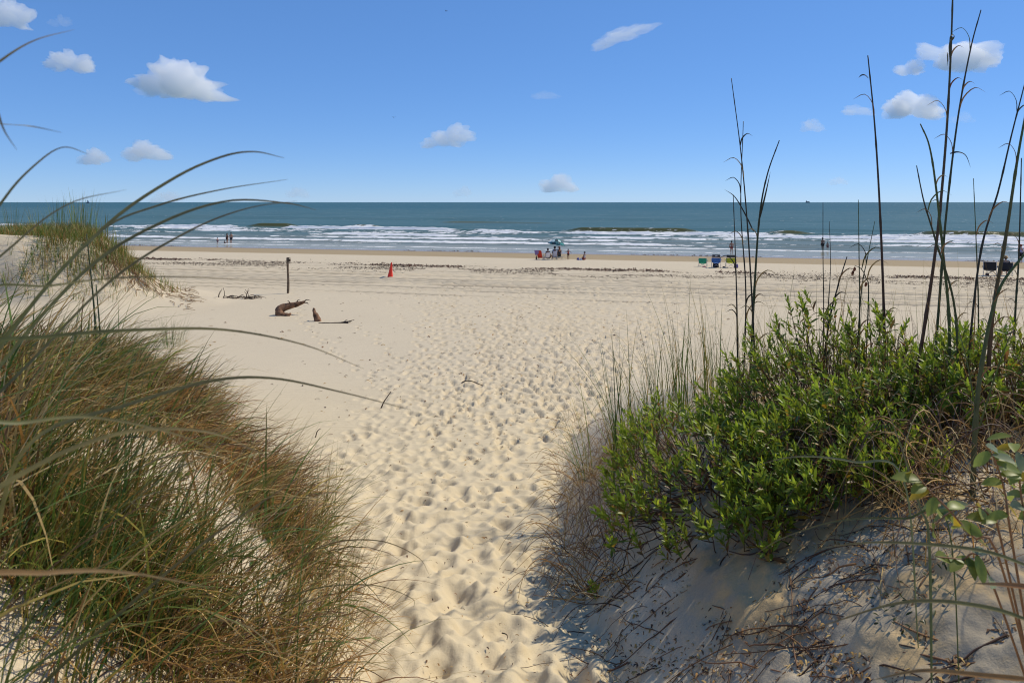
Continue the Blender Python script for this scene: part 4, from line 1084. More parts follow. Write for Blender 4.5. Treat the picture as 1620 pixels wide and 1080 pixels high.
# --- long single blades that arch across the view from the near left dune
def px_pts(pts): return np.array([ray(a, b_) * d for a, b_, d in pts])
def ribbon(name, pts, w0, col, n=40, mat=None, parent=None, tip=None, flat=None):
    C = curve_pts(pts, n); t = np.linspace(0, 1, n)
    T = np.gradient(C, axis=0); T /= np.linalg.norm(T, axis=1)[:, None] + 1e-9
    nrm = np.array(flat if flat is not None else (0.2, -0.8, 0.5)); S_ = np.cross(T, nrm); S_ /= np.linalg.norm(S_, axis=1)[:, None] + 1e-9
    U_ = np.cross(S_, T)
    w = w0 * np.clip(np.minimum(1, .55 + t * 3), 0, 1) * (1 - t ** 2.2 * .94) * .5
    V = np.stack([C + S_ * w[:, None], C - U_ * (w * .35)[:, None], C - S_ * w[:, None]], 1).reshape(-1, 3)   # folded along the midrib
    i = np.arange(n - 1) * 3
    q = np.concatenate([np.stack([i, i + 1, i + 4, i + 3], -1), np.stack([i + 1, i + 2, i + 5, i + 4], -1)])
    me = np_mesh(name, V, q)
    c = np.array(col)[None, :] * np.ones((n, 1))
    if tip is not None: c = c * (1 - t[:, None] ** 2) + np.array(tip)[None, :] * t[:, None] ** 2
    add_col(me, 'tint', np.repeat(c, 3, 0))
    return add_mesh(name, me, mat or M_blade, parent)
OL = (.07, .095, .025); TN = (.24, .17, .07); YG = (.19, .17, .05); DK = (.04, .06, .02)
long_blades = [
    ([(-60, 640, 1.25), (60, 470, 1.2), (170, 355, 1.15), (270, 285, 1.12), (345, 250, 1.1), (400, 240, 1.1), (450, 250, 1.1)], .0105, OL, 'long blurred blade arching highest over the sea at left'),
    ([(-40, 600, 1.3), (60, 470, 1.28), (160, 365, 1.25), (250, 325, 1.2), (350, 300, 1.2), (455, 284, 1.2)], .009, OL, 'long blade rising just above the horizon at left'),
    ([(-80, 690, 1.2), (40, 530, 1.15), (150, 415, 1.1), (260, 350, 1.1), (360, 318, 1.1), (450, 321, 1.1), (500, 332, 1.1)], .009, OL, 'long blade whose tip droops along the horizon'),
    ([(-70, 700, 1.15), (60, 560, 1.15), (180, 440, 1.1), (300, 365, 1.1), (390, 330, 1.1), (470, 318, 1.1)], .0075, DK, 'lowest of the slanting blades crossing the sea at left'),
    ([(-60, 560, .95), (80, 532, 1.0), (240, 521, 1.05), (360, 522, 1.1), (480, 545, 1.12), (575, 583, 1.15)], .0075, OL, 'long blade arching level over the left dune onto the sand'),
    ([(60, 690, 1.2), (200, 640, 1.2), (330, 603, 1.2), (430, 598, 1.2), (540, 620, 1.2), (650, 648, 1.2)], .0085, YG, 'yellowish blade reaching farthest right over the sand'),
    ([(-40, 470, .9), (80, 452, .95), (180, 440, 1.0), (300, 438, 1.0), (420, 446, 1.05)], .0045, OL, 'thin level blade across the far mound'),
    ([(-60, 150, .8), (0, 97, .85), (55, 64, .9), (118, 47, .95)], .007, DK, 'blade curving in at the top left edge'),
    ([(-60, 190, .8), (0, 196, .85), (50, 200, .9), (98, 210, .9)], .005, OL, 'short level blade tip at the upper left edge'),
    ([(-40, 120, .8), (-10, 160, .8), (6, 205, .8), (27, 238, .8)], .0045, DK, 'dark blade tip hanging down at the left edge'),
    ([(-40, 400, .95), (10, 310, .95), (60, 257, .95), (100, 233, .95), (140, 244, .95)], .006, OL, 'hooked blade bending over above the mound crest'),
    ([(-50, 470, 1.0), (30, 380, 1.0), (110, 322, 1.0), (200, 300, 1.0)], .006, OL, 'blade slanting up across the mound crest clump'),
    ([(-60, 830, .8), (60, 735, .85), (200, 683, .9), (330, 683, .95), (420, 720, 1.0)], .009, YG, 'broad blurred yellow blade lying over the left thatch'),
    ([(-60, 690, .75), (40, 668, .8), (150, 660, .85), (290, 690, .9), (380, 735, .95)], .006, (.09, .12, .03), 'narrow green blade above the broad yellow one'),
    ([(-60, 930, .7), (80, 905, .75), (200, 905, .8), (340, 930, .85)], .008, (.26, .13, .04), 'rust coloured blurred blade near the bottom left'),
    ([(60, 1090, 1.3), (200, 960, 1.3), (320, 860, 1.3), (420, 790, 1.3), (500, 740, 1.3)], .009, DK, 'dark straight blade slanting up over the left sand patch'),
    ([(255, 905, 1.9), (285, 820, 1.9), (300, 770, 1.9), (310, 720, 1.9)], .007, DK, 'short stiff dark blade standing in the left sand patch'),
    ([(450, 900, 2.4), (520, 860, 2.4), (600, 855, 2.4), (660, 880, 2.4), (680, 910, 2.4)], .006, TN, 'thin tan blade bending over onto the path'),
    ([(420, 960, 2.2), (500, 930, 2.2), (590, 925, 2.2), (650, 945, 2.2), (655, 962, 2.2)], .005, YG, 'lower tan blade with a curled tip over the path'),
]
for pts, w, colr, lab in long_blades:
    P = px_pts(pts)
    g0 = base_z(P[0, 0], P[0, 1])
    if P[0, 2] > g0 and P[0, 2] - g0 < 2.2:                      # root it in the dune it grows from
        gap = P[0, 2] - g0
        root = P[0] + np.array((-.12, .05, 0)); root[2] = float(base_z(root[0], root[1])) - .03
        ctl = P[0] - (P[1] - P[0]) * .8; ctl[2] = max(ctl[2], root[2])
        u_ = np.linspace(0, 1, 4)[:-1, None]
        P = np.vstack([root * (1 - u_) ** 2 + 2 * ctl * u_ * (1 - u_) + P[0] * u_ ** 2, P])
    o = ribbon('sea_oat_frond', P, w, colr, 48, tip=TN)
    tag(o, lab, 'grass blade', 'long blades arching from the left dune')
for (x0, y0, x1, y1, lab) in ((155, 640, 137, 370, 'left one of two upright dark stalks in front of the mound'), (158, 640, 152, 450, 'right one of two upright dark stalks in front of the mound')):
    b0 = hit(x0, y0); d = b0.y
    C = curve_pts([tuple(b0 - Vector((0, 0, .05))), tuple(ray((x0 + x1) / 2 + 4, (y0 + y1) / 2) * d), tuple(ray(x1, y1) * d)], 20)
    me = tubes('grass_stalk', [C], [np.linspace(.008, .003, 20) * d / 4], 5); add_col(me, 'tint', np.tile(np.array([DK]), (len(me.vertices), 1)))
    tag(add_mesh('grass_stalk', me, M_stem), lab, 'stalk')

# --- beach vine leaves on the left sand patch
def flat_leaf(L, W, fold=.25, droop=.3, n=5):
    """upper surface of one leaf lying along +y, as verts and quads"""
    t = np.linspace(0, 1, n + 1); w = W * .5 * np.sin(math.pi * np.clip(t * .96 + .04, 0, 1)) ** .75
    w[-1] = .0004
    z = -droop * L * t ** 2
    V = []
    for i in range(n + 1):
        V += [(-w[i], t[i] * L, z[i] + fold * w[i]), (0, t[i] * L, z[i]), (w[i], t[i] * L, z[i] + fold * w[i])]
    Q = []
    for i in range(n):
        a = i * 3
        Q += [(a, a + 1, a + 4, a + 3), (a + 1, a + 2, a + 5, a + 4)]
    return np.array(V), np.array(Q)
def leaf_obj(name, parent, loc, dirv, upv, L, W, col, fold=.25, droop=.3, mat=None):
    V, Q = flat_leaf(L, W, fold, droop)
    me = np_mesh(name, V, Q); add_col(me, 'tint', np.tile(np.array([col]), (len(V), 1)))
    o = add_mesh(name, me, mat or M_leaf, parent)
    y = Vector(dirv).normalized(); x = y.cross(Vector(upv)).normalized(); z = x.cross(y)
    o.matrix_local = Matrix.Translation(loc) @ Matrix((x, y, z)).transposed().to_4x4()
    return o
rv = random.Random(9)
for vi, (pts, lab) in enumerate((([(270, 765), (288, 760), (300, 758), (255, 768), (262, 825), (268, 795), (340, 738), (335, 745)], 'creeping vine with round green leaves on the upper left sand patch'),
                                 ([(395, 885), (380, 760), (400, 900), (372, 870)], 'creeping vine with round green leaves among the left grass'))):
    cs = [hit(*q) for q in pts]
    t = tag(empty('beach_vine', cs[0]), lab, 'vine')
    pth = np.array([tuple(c - cs[0] + Vector((0, 0, .012))) for c in cs])
    order = np.argsort(pth[:, 0]); C = curve_pts(pth[order], 24)
    me = tubes('runner', [C], [np.full(24, .0022)], 4); add_col(me, 'tint', np.tile(np.array([(.16, .12, .04)]), (len(me.vertices), 1)))
    add_mesh('runner', me, M_stem, t)
    for c in cs:
        for q in range(2):
            leaf_obj('leaf', t, c - cs[0] + Vector((rv.uniform(-.02, .02), rv.uniform(-.02, .02), .025)), (rv.uniform(-1, 1), rv.uniform(-1, 1), .25), (0, -.5, .8), .035, .038, (.10, .17, .03), .12, .15)

# --- shrub on the right dune
SHOOT_NP = {}
def shoot_mesh(name, rn, L, nl, ll, yellow=0.0):
    """a leafy shoot along +z: stem and lance shaped leaves"""
    VV, QQ, CC = [], [], []; off = 0
    bendx, bendy = rn.normal(0, .12, 2)
    def axis(f): return np.array([bendx * L * f * f, bendy * L * f * f, L * f])
    # stem
    k = 4
    for i in range(k + 1):
        f = i / k; c = axis(f)
        for a in (0, 2.09, 4.19): VV.append(c + .0022 * (1 - .6 * f) * np.array([math.cos(a), math.sin(a), 0])); CC.append((.17, .12, .045))
    for i in range(k):
        for j in range(3): QQ.append((i * 3 + j, i * 3 + (j + 1) % 3, i * 3 + 3 + (j + 1) % 3, i * 3 + 3 + j))
    off = len(VV)
    for m_ in range(nl):
        f = .12 + .88 * (m_ / (nl - 1)) ** .9
        a = m_ * 2.4 + rn.normal(0, .25)
        el = .45 + .75 * f + rn.normal(0, .15)                       # leaves close up towards the tip
        l_ = ll * (1.05 - .45 * f) * rn.uniform(.8, 1.15); w_ = l_ * rn.uniform(.26, .36)
        V, Q = flat_leaf(l_, w_, .3, .12, 3)
        out = np.array([math.cos(a), math.sin(a), 0]); y = out * math.cos(el) + np.array([0, 0, math.sin(el)])
        x = np.cross(y, [0, 0, 1]); x /= np.linalg.norm(x) + 1e-9; z = np.cross(x, y)
        VV += list(axis(f) + V @ np.array([x, y, z])); QQ += [tuple(q + off) for q in Q]
        g = rn.random()
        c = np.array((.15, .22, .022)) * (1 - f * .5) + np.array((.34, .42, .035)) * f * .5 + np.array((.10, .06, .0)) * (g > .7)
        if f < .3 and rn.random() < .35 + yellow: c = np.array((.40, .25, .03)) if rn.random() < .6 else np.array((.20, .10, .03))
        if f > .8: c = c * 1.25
        CC += [tuple(c * rn.uniform(.75, 1.25))] * len(V); off += len(V)
    me = np_mesh(name, np.array(VV), np.array(QQ)); add_col(me, 'tint', np.array(CC))
    me.polygons.foreach_set('use_smooth', np.ones(len(me.polygons), dtype=bool)); me.materials.append(M_leaf)
    SHOOT_NP[id(me)] = (np.array(VV), np.array(QQ), np.array(CC))
    return me
rs = np.random.default_rng(77)
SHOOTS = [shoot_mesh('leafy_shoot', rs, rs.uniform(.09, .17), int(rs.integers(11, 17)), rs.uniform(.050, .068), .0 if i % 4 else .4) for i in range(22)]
def shrub(label, poly, n, hgt, leanv, seed, name='sea_daisy_shrub', stems=True, extra=None):
    """poly: outline of the shrub's footing in photograph pixels, put on the dune"""
    rn = np.random.default_rng(seed)
    pg = [hit(*q) for q in poly]
    P = np.array([(q.x, q.y) for q in pg]); c = P.mean(0)
    org = Vector((c[0], c[1], ground(c[0], c[1])))
    t = tag(empty(name, org), label, 'shrub')
    def inside(q):
        r = False; j = len(P) - 1
        for i in range(len(P)):
            if (P[i, 1] > q[1]) != (P[j, 1] > q[1]) and q[0] < (P[j, 0] - P[i, 0]) * (q[1] - P[i, 1]) / (P[j, 1] - P[i, 1]) + P[i, 0]: r = not r
            j = i
        return r
    extra = int(n * .25) if extra is None and n > 100 else (extra or 0)
    pts = []
    while len(pts) < n + extra:
        q = rn.uniform(P.min(0), P.max(0))
        if inside(q): pts.append(q)
    pts = np.array(pts)
    # distance to the edge makes the crown a dome
    de = np.full(len(pts), 9.0)
    for i in range(len(P)):
        a, b_ = P[i], P[(i + 1) % len(P)]; ab = b_ - a; f = np.clip(((pts - a) @ ab) / (ab @ ab), 0, 1)
        de = np.minimum(de, np.linalg.norm(pts - (a + f[:, None] * ab), axis=1))
    dome = smooth01(0, .55, de) ** .6
    lv = Vector(leanv)
    paths, rads = [], []; jn = ([], [], []); off = 0
    for i, q in enumerate(pts):
        lvl = rn.random() ** .55                                   # most shoots near the outside of the crown
        h = hgt * (.10 + (.25 + .75 * dome[i]) * lvl * (1.0 + .55 * (fbm(q[0] * 3.0 + seed, q[1] * 3.0, 2) - .5) * 2) + (.14 * rn.random() if rn.random() < .12 else 0))
        g = ground(q[0], q[1])
        outv = Vector((*(q - c), 0)); outv = outv.normalized() if outv.length > 1e-3 else Vector((0, 0, 0))
        pos = Vector((q[0], q[1], g + h)) + lv * (.30 * h) + outv * .06
        dv = (Vector((0, 0, 1)) + lv * .75 + outv * .35 * (1.1 - dome[i]) + Vector(rn.normal(0, .32, 3))).normalized()
        me = SHOOTS[int(rn.integers(0, len(SHOOTS)))]
        rot = dv.to_track_quat('Z', 'Y').to_matrix() @ Matrix.Rotation(rn.uniform(0, 6.28), 3, 'Z')
        sc_ = rn.uniform(.65, 1.3)
        if i < n:
            o = bpy.data.objects.new('leafy_shoot', me); COL.objects.link(o); o.parent = t
            o.matrix_local = Matrix.Translation(pos - org) @ rot.to_4x4() @ Matrix.Scale(sc_, 4)
        else:                                                      # past three hundred: the rest of the foliage in one part
            sv, sq, scol = SHOOT_NP[id(me)]
            jn[0].append((sv * sc_) @ np.array(rot).T + np.array(pos - org)); jn[1].append(sq + off); jn[2].append(scol); off += len(sv)
        if stems and rn.random() < .75:
            b0 = Vector((q[0], q[1], g)) - outv * rn.uniform(.05, .3) - lv * rn.uniform(.0, .15); b0.z = ground(b0.x, b0.y) - .02
            md = (b0 + pos) / 2 + Vector((rn.normal(0, .03), rn.normal(0, .03), -.12 * h))
            paths.append(curve_pts([tuple(b0 - org), tuple(md - org), tuple(pos - org)], 7)); rads.append(np.linspace(.0045, .0022, 7))
    if jn[0]:
        me = np_mesh('foliage', np.concatenate(jn[0]), np.concatenate(jn[1])); add_col(me, 'tint', np.concatenate(jn[2]))
        o = add_mesh('foliage', me, M_leaf, t); o['kind'] = 'stuff'
    if paths:
        me = tubes('woody_stems', paths, rads, 4, False)
        add_col(me, 'tint', np.repeat(pick(BROWNS, len(paths), rn, .3), 28, 0))
        o = add_mesh('woody_stems', me, M_stem, t); o['kind'] = 'stuff'
    return t
LEAN = (-.55, -.05, .25)
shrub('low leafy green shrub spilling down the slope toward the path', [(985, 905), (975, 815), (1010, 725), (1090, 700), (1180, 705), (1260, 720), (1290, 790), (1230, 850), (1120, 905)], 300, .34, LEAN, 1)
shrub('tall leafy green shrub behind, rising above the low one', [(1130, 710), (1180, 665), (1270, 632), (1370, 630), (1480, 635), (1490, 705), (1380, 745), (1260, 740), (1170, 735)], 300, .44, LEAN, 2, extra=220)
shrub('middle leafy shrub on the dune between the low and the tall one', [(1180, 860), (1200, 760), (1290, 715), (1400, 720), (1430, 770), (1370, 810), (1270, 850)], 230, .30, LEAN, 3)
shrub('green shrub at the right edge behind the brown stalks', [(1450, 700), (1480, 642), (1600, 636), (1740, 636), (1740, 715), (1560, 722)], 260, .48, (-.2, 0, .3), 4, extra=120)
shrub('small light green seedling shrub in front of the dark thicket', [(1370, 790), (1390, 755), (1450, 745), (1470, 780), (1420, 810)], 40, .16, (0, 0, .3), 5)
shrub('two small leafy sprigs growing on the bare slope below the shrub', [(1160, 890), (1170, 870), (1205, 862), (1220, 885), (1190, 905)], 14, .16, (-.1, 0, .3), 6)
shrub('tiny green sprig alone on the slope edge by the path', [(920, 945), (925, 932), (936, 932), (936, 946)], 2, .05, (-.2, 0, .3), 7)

# --- dead brush and creeping stems on the right slope
rn = np.random.default_rng(55)
def creeping(n, poly, Lr, rr, lift, az, spread, sides=4):
    paths, rads = [], []
    P = np.array(poly, float)
    lo_, hi_ = P.min(0), P.max(0)
    while len(paths) < n:
        q = rn.uniform(lo_, hi_)
        b = hit(q[0], q[1]);
        if b.y > 12: continue
        a = rn.normal(az, spread); L_ = rn.uniform(*Lr); m_ = 12
        da = rn.normal(0, .9)
        f = np.linspace(0, 1, m_)
        aa = a + da * f + .5 * np.sin(f * rn.uniform(3, 9) + rn.uniform(0, 6)) * .5
        st_ = L_ / m_
        xx = b.x + np.cumsum(np.cos(aa)) * st_; yy = b.y + np.cumsum(np.sin(aa)) * st_
        zz_ = base_z(xx, yy) + .004 + lift * np.sin(math.pi * f) * rn.random() + lift * .3 * rn.random() - .012 * (np.sin(f * 9 + L_ * 40) > .5) * (lift < .03)
        paths.append(np.stack([xx, yy, zz_], -1)); rads.append(np.linspace(rn.uniform(*rr), .0012, m_))
    me = tubes('creeping_stems', paths, rads, sides, False)
    return me, len(paths)
me, m_ = creeping(110, [(940, 830), (1620, 1080)], (.2, .8), (.0012, .0046), .016, 2.7, .9)
add_col(me, 'tint', np.repeat(pick(BROWNS, m_, rn, .35), 48, 0))
tag(add_mesh('creeping_stems', me, M_stem), 'dark dead stems trailing down the bare right slope', 'dead stems', kind='stuff')
me, m_ = creeping(320, [(880, 660), (1010, 960)], (.15, .55), (.0018, .0035), .2, 2.9, 1.0)
add_col(me, 'tint', np.repeat(pick(np.vstack([BROWNS[2:], STRAWS, STRAWS]), m_, rn, .35), 48, 0))
tag(add_mesh('twig_fringe', me, M_stem), 'brown fringe of dead twigs along the right path edge', 'dead twigs', kind='stuff')
me, m_ = creeping(480, [(1330, 620), (1620, 800)], (.2, .8), (.0018, .004), .34, 2.4, 1.6)
add_col(me, 'tint', np.repeat(pick(np.vstack([BROWNS, STRAWS[:3]]), m_, rn, .4), 48, 0))
tag(add_mesh('dead_thicket', me, M_stem), 'dark thicket of dead stems under the right hand stalks', 'dead stems', kind='stuff')
# small dark crust plant on the slope
t = tag(empty('mat_plant', hit(1445, 960)), 'small dark mat plant on the bare right slope', 'plant'); o0 = Vector(t.location)
for i in range(46):
    a = rn.uniform(0, 6.28); q = .12 * math.sqrt(rn.random())
    x_, y_ = o0.x + q * math.cos(a) * 1.3, o0.y + q * math.sin(a)
    leaf_obj('leaf', t, Vector((x_, y_, ground(x_, y_) + rn.uniform(.01, .07))) - o0, (rn.normal(), rn.normal(), .6), (0, -.3, 1), rn.uniform(.016, .028), .009, tuple(np.array((.05, .07, .018)) * rn.uniform(.6, 1.4)), .3, .1)

# right side grass: fringe along the dune edge, and sparse blades behind the shrub
def patch(name, n, poly, L, w, lean, bend, pal, label, az=None, spread=1.0, cat='grass', mat=None, dmax=14):
    P = np.array(poly, float); lo_, hi_ = P.min(0), P.max(0); B = []
    while len(B) < n:
        q = rn.uniform(lo_, hi_); b = hit(*q)
        if b.y < dmax: B.append(tuple(b))
    B = np.array(B)
    a = rn.uniform(0, 6.28, n) if az is None else rn.normal(az, spread, n)
    me = blades(name, B, a, rn.uniform(*L, n), rn.uniform(*w, n), np.abs(rn.normal(lean, lean * .6, n)), rn.uniform(0.1, bend, n), pick(pal, n, rn, .3), rn, 7, TIP)
    return tag(add_mesh(name, me, mat or M_blade), label, cat, kind='stuff')
patch('dead_grass', 520, [(890, 640), (1010, 860)], (.2, .5), (.003, .0055), .6, 1.3, np.vstack([STRAWS, BROWNS]), 'brown dead grass on the seaward edge of the right dune', 2.9, 1.0, 'dead grass', M_straw)
patch('dune_grass', 420, [(1010, 560), (1250, 690)], (.3, .8), (.004, .007), .2, .6, np.vstack([GREENS, STRAWS[:2]]), 'thin upright grass behind the low shrub', None)
patch('dune_grass', 420, [(1250, 560), (1700, 700)], (.3, .85), (.004, .007), .3, .9, np.vstack([GREENS, STRAWS, BROWNS]), 'mixed green and brown grass behind the right hand stalks', None)
patch('dead_grass', 300, [(1380, 640), (1640, 900)], (.2, .55), (.003, .006), .8, 1.6, np.vstack([STRAWS, STRAWS[:3]]), 'curled tan dead blades under the right hand stalks', None, 1.0, 'dead grass', M_straw)
patch('dune_grass', 190, [(1230, 624), (1690, 690)], (.45, 1.05), (.005, .0085), .16, .5, np.vstack([GREENS, STRAWS[:2], BROWNS]), 'long thin blades rising out of the right hand shrubs', None)
TG = 'tufts along the right dune edge'
make_tuft(985, 735, 'tall green tuft leaning left over the sand, foremost on the right dune edge', 60, .10, (.5, 1.25), .011, 40, 'grass_tuft', TG, .3, .7, 2.3, 60)
make_tuft(930, 755, 'low sparse tuft at the left foot of the right dune', 24, .08, (.4, 1.0), .010, 40, 'grass_tuft', TG, .5, .8, 2.6, 61)
make_tuft(1035, 680, 'wispy tuft just behind the tall leaning one on the right dune', 50, .2, (.4, 1.05), .010, 30, 'grass_tuft', TG, .3, .9, 2.2, 62)
make_tuft(1100, 640, 'thin upright tuft behind the low shrub', 46, .2, (.5, 1.2), .010, 24, 'grass_tuft', TG, .15, .5, 1.9, 63)
make_tuft(1170, 632, 'narrow tuft at the foot of the paired bare stalks', 34, .16, (.4, 1.0), .007, 24, 'grass_tuft', TG, .15, .5, None, 64)
make_tuft(1300, 628, 'brown and green tuft behind the tall shrub', 40, .22, (.5, 1.0), .007, 24, 'grass_tuft', TG, .2, .5, None, 65)

# --- tall stalks on the right, each one a thing
def stalk(pts, w, label, col=(.10, .05, .03), col2=None, leaves=(), head=None, d=None):
    """pts in photograph pixels from the foot up; the foot stands on the dune"""
    b = hit(*pts[0]); dd = d or b.y
    if d: b = Vector((*(ray(*pts[0])[:2] * d), 0)); b.z = ground(b.x, b.y)
    t = tag(empty('sea_oat_stalk', b), label, 'stalk', 'tall bare stalks on the right dune')
    P = [np.array(b) - np.array((0, 0, .04))] + [ray(a, c) * dd for a, c in pts[1:]]
    C = curve_pts(P, 40) - np.array(b)
    r = np.linspace(w, w * .36, 40) * .5 * (1.35 if w < .015 else 1.05)
    r[::9] *= 1.25                                               # nodes
    me = tubes('stem', [C], [r], 7)
    f = np.clip(np.linspace(0, 1, 40) * 1.3, 0, 1)[:, None]
    c = np.array(col) * (1 - f) + np.array(col2 or col) * f
    cc = np.repeat(c, 7, 0); cc = np.vstack([cc, cc[:1], cc[-1:]]); add_col(me, 'tint', cc)
    add_mesh('stem', me, M_stem, t)
    rk = random.Random(int(pts[-1][0] * 7 + pts[-1][1]))
    for q in range(4 if w > .0085 else 2):                         # papery sheaths peeling off at the joints
        i = rk.randrange(5, 33); c0 = C[i]; sg = rk.choice((-1, 1)); ln = rk.uniform(.04, .10) * dd / 2.4
        Sp = np.array([c0, c0 + (sg * .10 * ln, -.1 * ln, .55 * ln), c0 + (sg * .45 * ln, -.2 * ln, .9 * ln), c0 + (sg * .85 * ln, -.2 * ln, .72 * ln)])
        ribbon('sheath', Sp, .0055 * dd / 2.4, rk.choice(((.34, .22, .09), (.22, .12, .05), col)), 10, M_straw, t)
    for lp in leaves:
        Lp = np.array([ray(a, q) * dd for a, q in lp]) - np.array(b); Lp[:, 1] += np.linspace(0, -.06, len(Lp))
        ribbon('leaf', Lp, .0075 * dd / 2.4, col2 or col, 18, M_stem, t)
    return t
RD = (.13, .045, .022); GN = (.075, .10, .026); BK = (.035, .032, .02)
stalk([(1402, 640), (1398, 480), (1392, 330), (1384, 200), (1373, 88)], .019, 'thick bare broken stalk with one side leaf near its top', RD, BK, [[(1374, 124), (1366, 120), (1358, 121), (1351, 126)]])
stalk([(1432, 690), (1462, 520), (1482, 380), (1496, 230), (1504, 90), (1508, -30)], .020, 'tallest reddish stalk leaving the top of the picture', RD, (.06, .055, .025), [[(1503, 100), (1500, 72), (1505, 60), (1500, 58), (1494, 66), (1492, 96)], [(1500, 98), (1494, 86), (1488, 108)]])
stalk([(1472, 660), (1488, 450), (1498, 330), (1515, 190), (1535, 80), (1552, 16)], .012, 'slender dark stalk just right of the tallest one', GN, BK, [[(1503, 243), (1512, 241), (1521, 247), (1525, 266)]])
stalk([(1500, 690), (1502, 520), (1492, 400), (1480, 290), (1470, 230), (1456, 196)], .013, 'green stalk curving left beside the tallest one', GN, GN)
stalk([(1515, 700), (1512, 500), (1480, 380), (1462, 320), (1450, 262)], .010, 'thin stalk leaning left low beside the tallest one', GN, BK)
stalk([(1560, 700), (1568, 520), (1592, 370), (1610, 250), (1630, 140)], .022, 'thick green stalk leaving the right edge', RD, GN)
stalk([(1520, 690), (1548, 420), (1580, 300), (1600, 215), (1618, 145), (1632, 90)], .009, 'slender dark stalk leaning to the right edge', BK, BK)
stalk([(1538, 790), (1544, 660), (1556, 560), (1580, 460), (1622, 400)], .021, 'thick pale green leafing stalk in front, nearest the camera', (.12, .12, .045), GN, [[(1545, 655), (1520, 560), (1490, 480)], [(1542, 700), (1570, 580), (1600, 480)]])
stalk([(1168, 640), (1166, 500), (1164, 420), (1160, 308)], .011, 'leftmost thin bare stalk of the paired ones', BK, BK)
stalk([(1174, 640), (1180, 470), (1172, 330), (1176, 192)], .010, 'middle bare stalk of the left group', BK, BK)
stalk([(1198, 642), (1190, 480), (1182, 350), (1172, 240), (1157, 124)], .011, 'tallest bare stalk of the left group bending left', BK, BK)
stalk([(1184, 644), (1194, 450), (1202, 340), (1214, 276), (1233, 222)], .014, 'stalk of the left group leaning right with a leafy sheath', GN, BK, [[(1192, 366), (1178, 340), (1160, 312), (1142, 300)], [(1200, 352), (1208, 310), (1214, 272)]])
stalk([(1300, 640), (1303, 500), (1302, 400), (1302, 320)], .007, 'thin stalk in front of the wading adult', BK, BK)
stalk([(1306, 640), (1310, 500), (1314, 420), (1312, 350)], .006, 'thin stalk in front of the wading child', BK, BK)
stalk([(1296, 640), (1310, 520), (1325, 455), (1340, 406)], .012, 'short stiff dark stalk leaning right above the tall shrub', BK, BK)
stalk([(1358, 640), (1360, 480), (1359, 400), (1358, 316)], .008, 'thin straight stalk between the wader and the broken stalk', BK, GN)
stalk([(1350, 640), (1362, 470), (1372, 410), (1384, 350)], .007, 'thin stalk leaning right against the broken stalk', BK, GN)
stalk([(1545, 640), (1548, 500), (1545, 400), (1540, 282)], .008, 'thin upright stalk behind the black chair', BK, GN)
stalk([(1600, 640), (1606, 500), (1612, 400), (1616, 250)], .012, 'upright stalk crossing the standing person at right', GN, BK)
# flowering tips above the tall shrub
for (pts, lab) in (([(1366, 640), (1374, 470), (1370, 440), (1362, 425), (1352, 420)], 'nodding dead flower stem above the tall shrub'),):
    tt = stalk(pts, .007, lab, (.10, .09, .03), BK)
    for q in ((1352, 422), (1349, 428), (1370, 446)):
        leaf_obj('seed_head', tt, Vector(ray(*q) * hit(*pts[0]).y) - Vector(tt.location), (0, 0, -1), (0, -1, 0), .035, .02, (.10, .04, .025))

# --- broad leaved plant at the right edge
rc = np.random.default_rng(8)
D0 = 1.72
foot = Vector((ray(1700, 900)[0] * D0, D0 + .1, 0)); foot.z = ground(foot.x, foot.y)
t = tag(empty('broad_leaved_plant', foot), 'plant with broad dusty green leaves at the right edge', 'plant')
branches = [[(1600, 930), (1580, 880), (1540, 850), (1505, 810), (1470, 775), (1445, 745)],
            [(1600, 930), (1585, 860), (1570, 820), (1540, 800), (1500, 812), (1480, 830)],
            [(1605, 930), (1600, 850), (1590, 780), (1575, 730), (1560, 705)],
            [(1610, 930), (1625, 850), (1615, 780), (1610, 720), (1600, 690)],
            [(1605, 940), (1560, 900), (1520, 885), (1480, 880)],
            [(1610, 930), (1640, 860), (1640, 780), (1625, 740)]]
for bi, br in enumerate(branches):
    dd = D0 + (-.12, .05, .0, .12, -.05, .15)[bi]
    P = np.array([ray(a, c) * (dd - .0 * i) for i, (a, c) in enumerate(br)]) - np.array(foot); P[0] = (0, 0, -.03)
    C = curve_pts(P, 20)
    me = tubes('branch', [C], [np.linspace(.0034, .0016, 20)], 6); add_col(me, 'tint', np.tile(np.array([(.26, .13, .055)]), (len(me.vertices), 1)))
    add_mesh('branch', me, M_stem, t)
    for q in range(12 if bi < 4 else 9):
        f = .36 + .64 * q / (11 if bi < 4 else 8); c = C[min(19, int(f * 19))]
        a = rc.uniform(0, 6.28); dv = (math.cos(a), math.sin(a) * .6, rc.uniform(-.9, .35))
        g = rc.random(); colr = np.array((.24, .28, .055)) * rc.uniform(.75, 1.25) if g > .18 else np.array((.48, .34, .03))
        if g > .75: colr = np.array((.27, .32, .17)) * rc.uniform(.8, 1.2)
        leaf_obj('leaf', t, Vector(c), dv, (rc.normal(0, .3), -.5, .8), rc.uniform(.042, .068), rc.uniform(.022, .034), tuple(colr), .28, rc.uniform(.1, .5))
